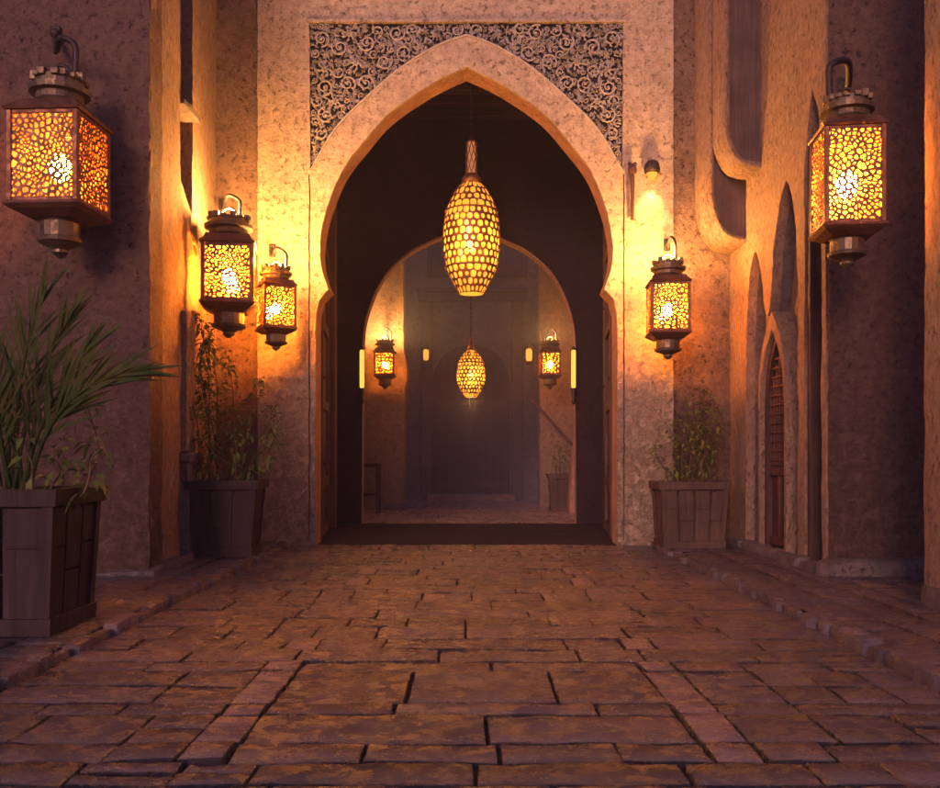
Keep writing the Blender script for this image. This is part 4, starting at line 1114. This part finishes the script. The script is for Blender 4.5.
# ------------------------------------------------------------------ pendants
def pendant(label, top_z, cx, cy, prof, rows_, nper, mat, neck, chain_top, br):
    """egg of glowing beads set in a copper net"""
    t = thing('pendant_lamp', label, 'pendant lamp', (cx, cy, prof[0][1]), 0, 'beaded hanging lamps')
    z00 = prof[0][1]
    def rad(z):
        for (r0, a), (r1, b_) in zip(prof[:-1], prof[1:]):
            if a <= z <= b_: return r0+(r1-r0)*(z-a)/(b_-a)
        return prof[-1][0]
    sh = MB(); fine = catmull([(r_, z-z00) for r_, z in prof], 4); sh.lathe([(max(.005, r_-.006), z) for r_, z in fine], 32); sh.build('glass_shell', mat, t)
    pb = MB(); pb.sphere((0,0,(prof[-1][1]-z00)*.45), max(r_ for r_, z in prof)*.17, 12, 8, sz=1.6); pb.build('bulb', M['pbulb'], t)
    wires = MB(); net = MB(); nz = len(fine); za, zb_ = fine[0][1], fine[-1][1]; lim = sorted([za, zb_]+[q-z00 for q in br])
    def rr_(z):
        for (r0, a), (r1, b_) in zip(fine[:-1], fine[1:]):
            if a <= z <= b_: return r0+(r1-r0)*(z-a)/max(1e-9, b_-a)
        return fine[-1][0]
    rmax = max(r_ for r_, z in fine)
    for zl, zh in zip(lim[:-1], lim[1:]):
        nr = max(2, round((zh-zl)/((zb_-za)/rows_))); gv = []
        rm = rr_((zl+zh)/2); nc = nper
        if rm < rmax*.8: nc = int(nper*.8)
        for i in range(nr):
            for k in range(nc):
                gv.append((rm*2*pi*((k+.25+.5*(i % 2)+rnd.uniform(-.09,.09)) % nc)/nc, zl+(zh-zl)*(i+.5+rnd.uniform(-.1,.1))/nr))
        voro_panel(net, 0, 2*pi*rm, zl, zh, 0, rnd, .90, .010, lambda u_, v_, t_, rm=rm: ((rr_(v_)+t_*-.6)*cos(u_/rm), (rr_(v_)+t_*-.6)*sin(u_/rm), v_), given=gv)
    net.build('bead_net', M['copper'], t)
    for zb in br:
        wires = MB(); r_ = rad(zb)*1.02+.004; wires.tube([(r_*cos(2*pi*k/28), r_*sin(2*pi*k/28), zb-z00) for k in range(29)], .012, 6, caps=False); wires.build('band', M['copper'], t)
    nk = MB(); ztop = prof[-1][1]-z00
    nk.lathe([(prof[-1][0]*1.05, ztop-.01), (neck[0]*1.6, ztop+.08), (neck[0], ztop+.13)], 16)
    n0 = ztop+.13; n1 = neck[1]-z00
    for k in range(8):
        for d in (1, -1):
            nk.tube([(neck[0]*cos(2*pi*k/8+d*1.6*j/6), neck[0]*sin(2*pi*k/8+d*1.6*j/6), n0+(n1-n0)*j/6) for j in range(7)], .006, 4, caps=False)
    ng = MB(); ng.lathe([(neck[0]*.7, n0), (neck[0]*.7, n1)], 12); ng.build('neck_glow', M['neckglow'], t)  # added glowing core, stands in for the bulb's light inside the neck
    nk.lathe([(neck[0]*1.1, n1), (neck[0]*.6, n1+.03), (.012, n1+.08)], 12); nk.build('neck', M['copper'], t)
    ch = MB(); z = n1+.07; k = 0
    while z < chain_top-z00:
        a = (k % 2)*pi/2
        ch.tube([(.014*cos(q)*cos(a), .014*cos(q)*sin(a), z+.024+.026*sin(q)) for q in [2*pi*j/8 for j in range(9)]], .007, 5, caps=False); z += .038; k += 1
    ch.build('chain', M['iron'], t)
    return t
Yp = 11.6
zz = lambda py: PZ(py, Yp)
u = Yp/F
pendant('large egg-shaped beaded lamp hanging in the gate passage', 0, PX(471.5, Yp), Yp,
        [(12*u, zz(294)), (19*u, zz(282)), (26*u, zz(266)), (28.5*u, zz(245)), (28*u, zz(225)), (24.5*u, zz(208)), (17*u, zz(192)), (10*u, zz(184))], 15, 26, M['pglass'], (5.5*u, zz(143)), 5.84, (zz(268), zz(212)))
Yq = 15.4; zq = lambda py: PZ(py, Yq); u = Yq/F
far_p = pendant('small beaded lamp hanging beyond the inner arch', 0, PX(471, Yq), Yq,
        [(6*u, zq(397)), (10*u, zq(392)), (14*u, zq(382)), (14.5*u, zq(373)), (12.5*u, zq(362)), (8*u, zq(354)), (4*u, zq(350))], 13, 22, M['pglass'], (1.6*u, zq(341)), 5.5, (zq(363),))
ld = bpy.data.lights.new('added_floor_glow', 'POINT'); lo = bpy.data.objects.new('added_floor_glow', ld); C.objects.link(lo); lo.parent = far_p
ld.energy = 10; ld.color = (1.0,.40,.10); ld.shadow_soft_size = .05; lo.location = (0,0,-.07)  # point light added below the pendant to brighten the floor strip
mb = MB(); mb.bevbox(-2.2, 2.2, Yq-.08, Yq+.08, 5.5, 5.66, .01); tag(mb.build('beam', M['dwoodx']), 'wooden beam spanning the far court above the small pendant', 'beam')

# torch holder and half-round wall lamp right of the gate
tx = P(632, 165, 9.95); t = thing('torch_holder', 'knobbed iron torch fixed upright on the wall right of the gate', 'torch', (tx.x, 9.94, PZ(220, 9.94)))
mb = MB(); mb.tube([(0,0,0),(.0,-.02,.25),(-.005,-.03,.48)], [.018,.02,.026], 8); mb.build('shaft', M['rwood'], t)
mb = MB(); mb.sphere((-.005,-.03,.55), .05, 8, 6, sz=1.3); mb.sphere((.02,-.04,.60), .026, 7, 5); mb.sphere((-.03,-.02,.61), .024, 7, 5); mb.build('knob', M['rwood'], t)
tx = P(652, 168, 9.93); t = thing('wall_lamp', 'half-round downward wall lamp high right of the gate', 'wall lamp', (tx.x, 9.93, tx.z))
mb = MB(); mb.lathe([(.085,-.05),(.09,-.02),(.08,.04),(.05,.075),(.01,.085)], 14); mb.build('shade', M['iron'], t)
mb = MB(); mb.lathe([(.06,-.058),(.045,-.10),(.02,-.13)], 12); mb.build('bulb', M['smallglow'], t)
ld = bpy.data.lights.new('downlight', 'SPOT'); lo = bpy.data.objects.new('downlight', ld); C.objects.link(lo); lo.parent = t
ld.energy = 20; ld.color = (1.0,.55,.18); ld.spot_size = R(80); ld.spot_blend = .7; ld.shadow_soft_size = .03; lo.location = (0,-.02,-.14); lo.rotation_euler = (R(8),0,0)

# ------------------------------------------------------------------ haze
for (nm, bx, den, col_) in (('haze', (-12, 12, -6, 30, -1.2, 9.5), .0022, (.70,.70,.85,1)), ('mist', (-2.0, 1.98, 14.2, 19.6, .05, 7.0), .042, (.50,.58,.88,1))):
    mb = MB(); mb.box(*bx); o = mb.build(nm, None); o.data.materials.clear()
    hm = bpy.data.materials.new(nm+'_air'); hm.use_nodes = True; ht = hm.node_tree; ht.nodes.clear()
    oo = ht.nodes.new('ShaderNodeOutputMaterial'); pvn = ht.nodes.new('ShaderNodeVolumePrincipled')
    pvn.inputs['Color'].default_value = col_; pvn.inputs['Density'].default_value = den; pvn.inputs['Anisotropy'].default_value = .1
    ht.links.new(pvn.outputs[0], oo.inputs['Volume']); o.data.materials.append(hm); o['kind'] = 'stuff'
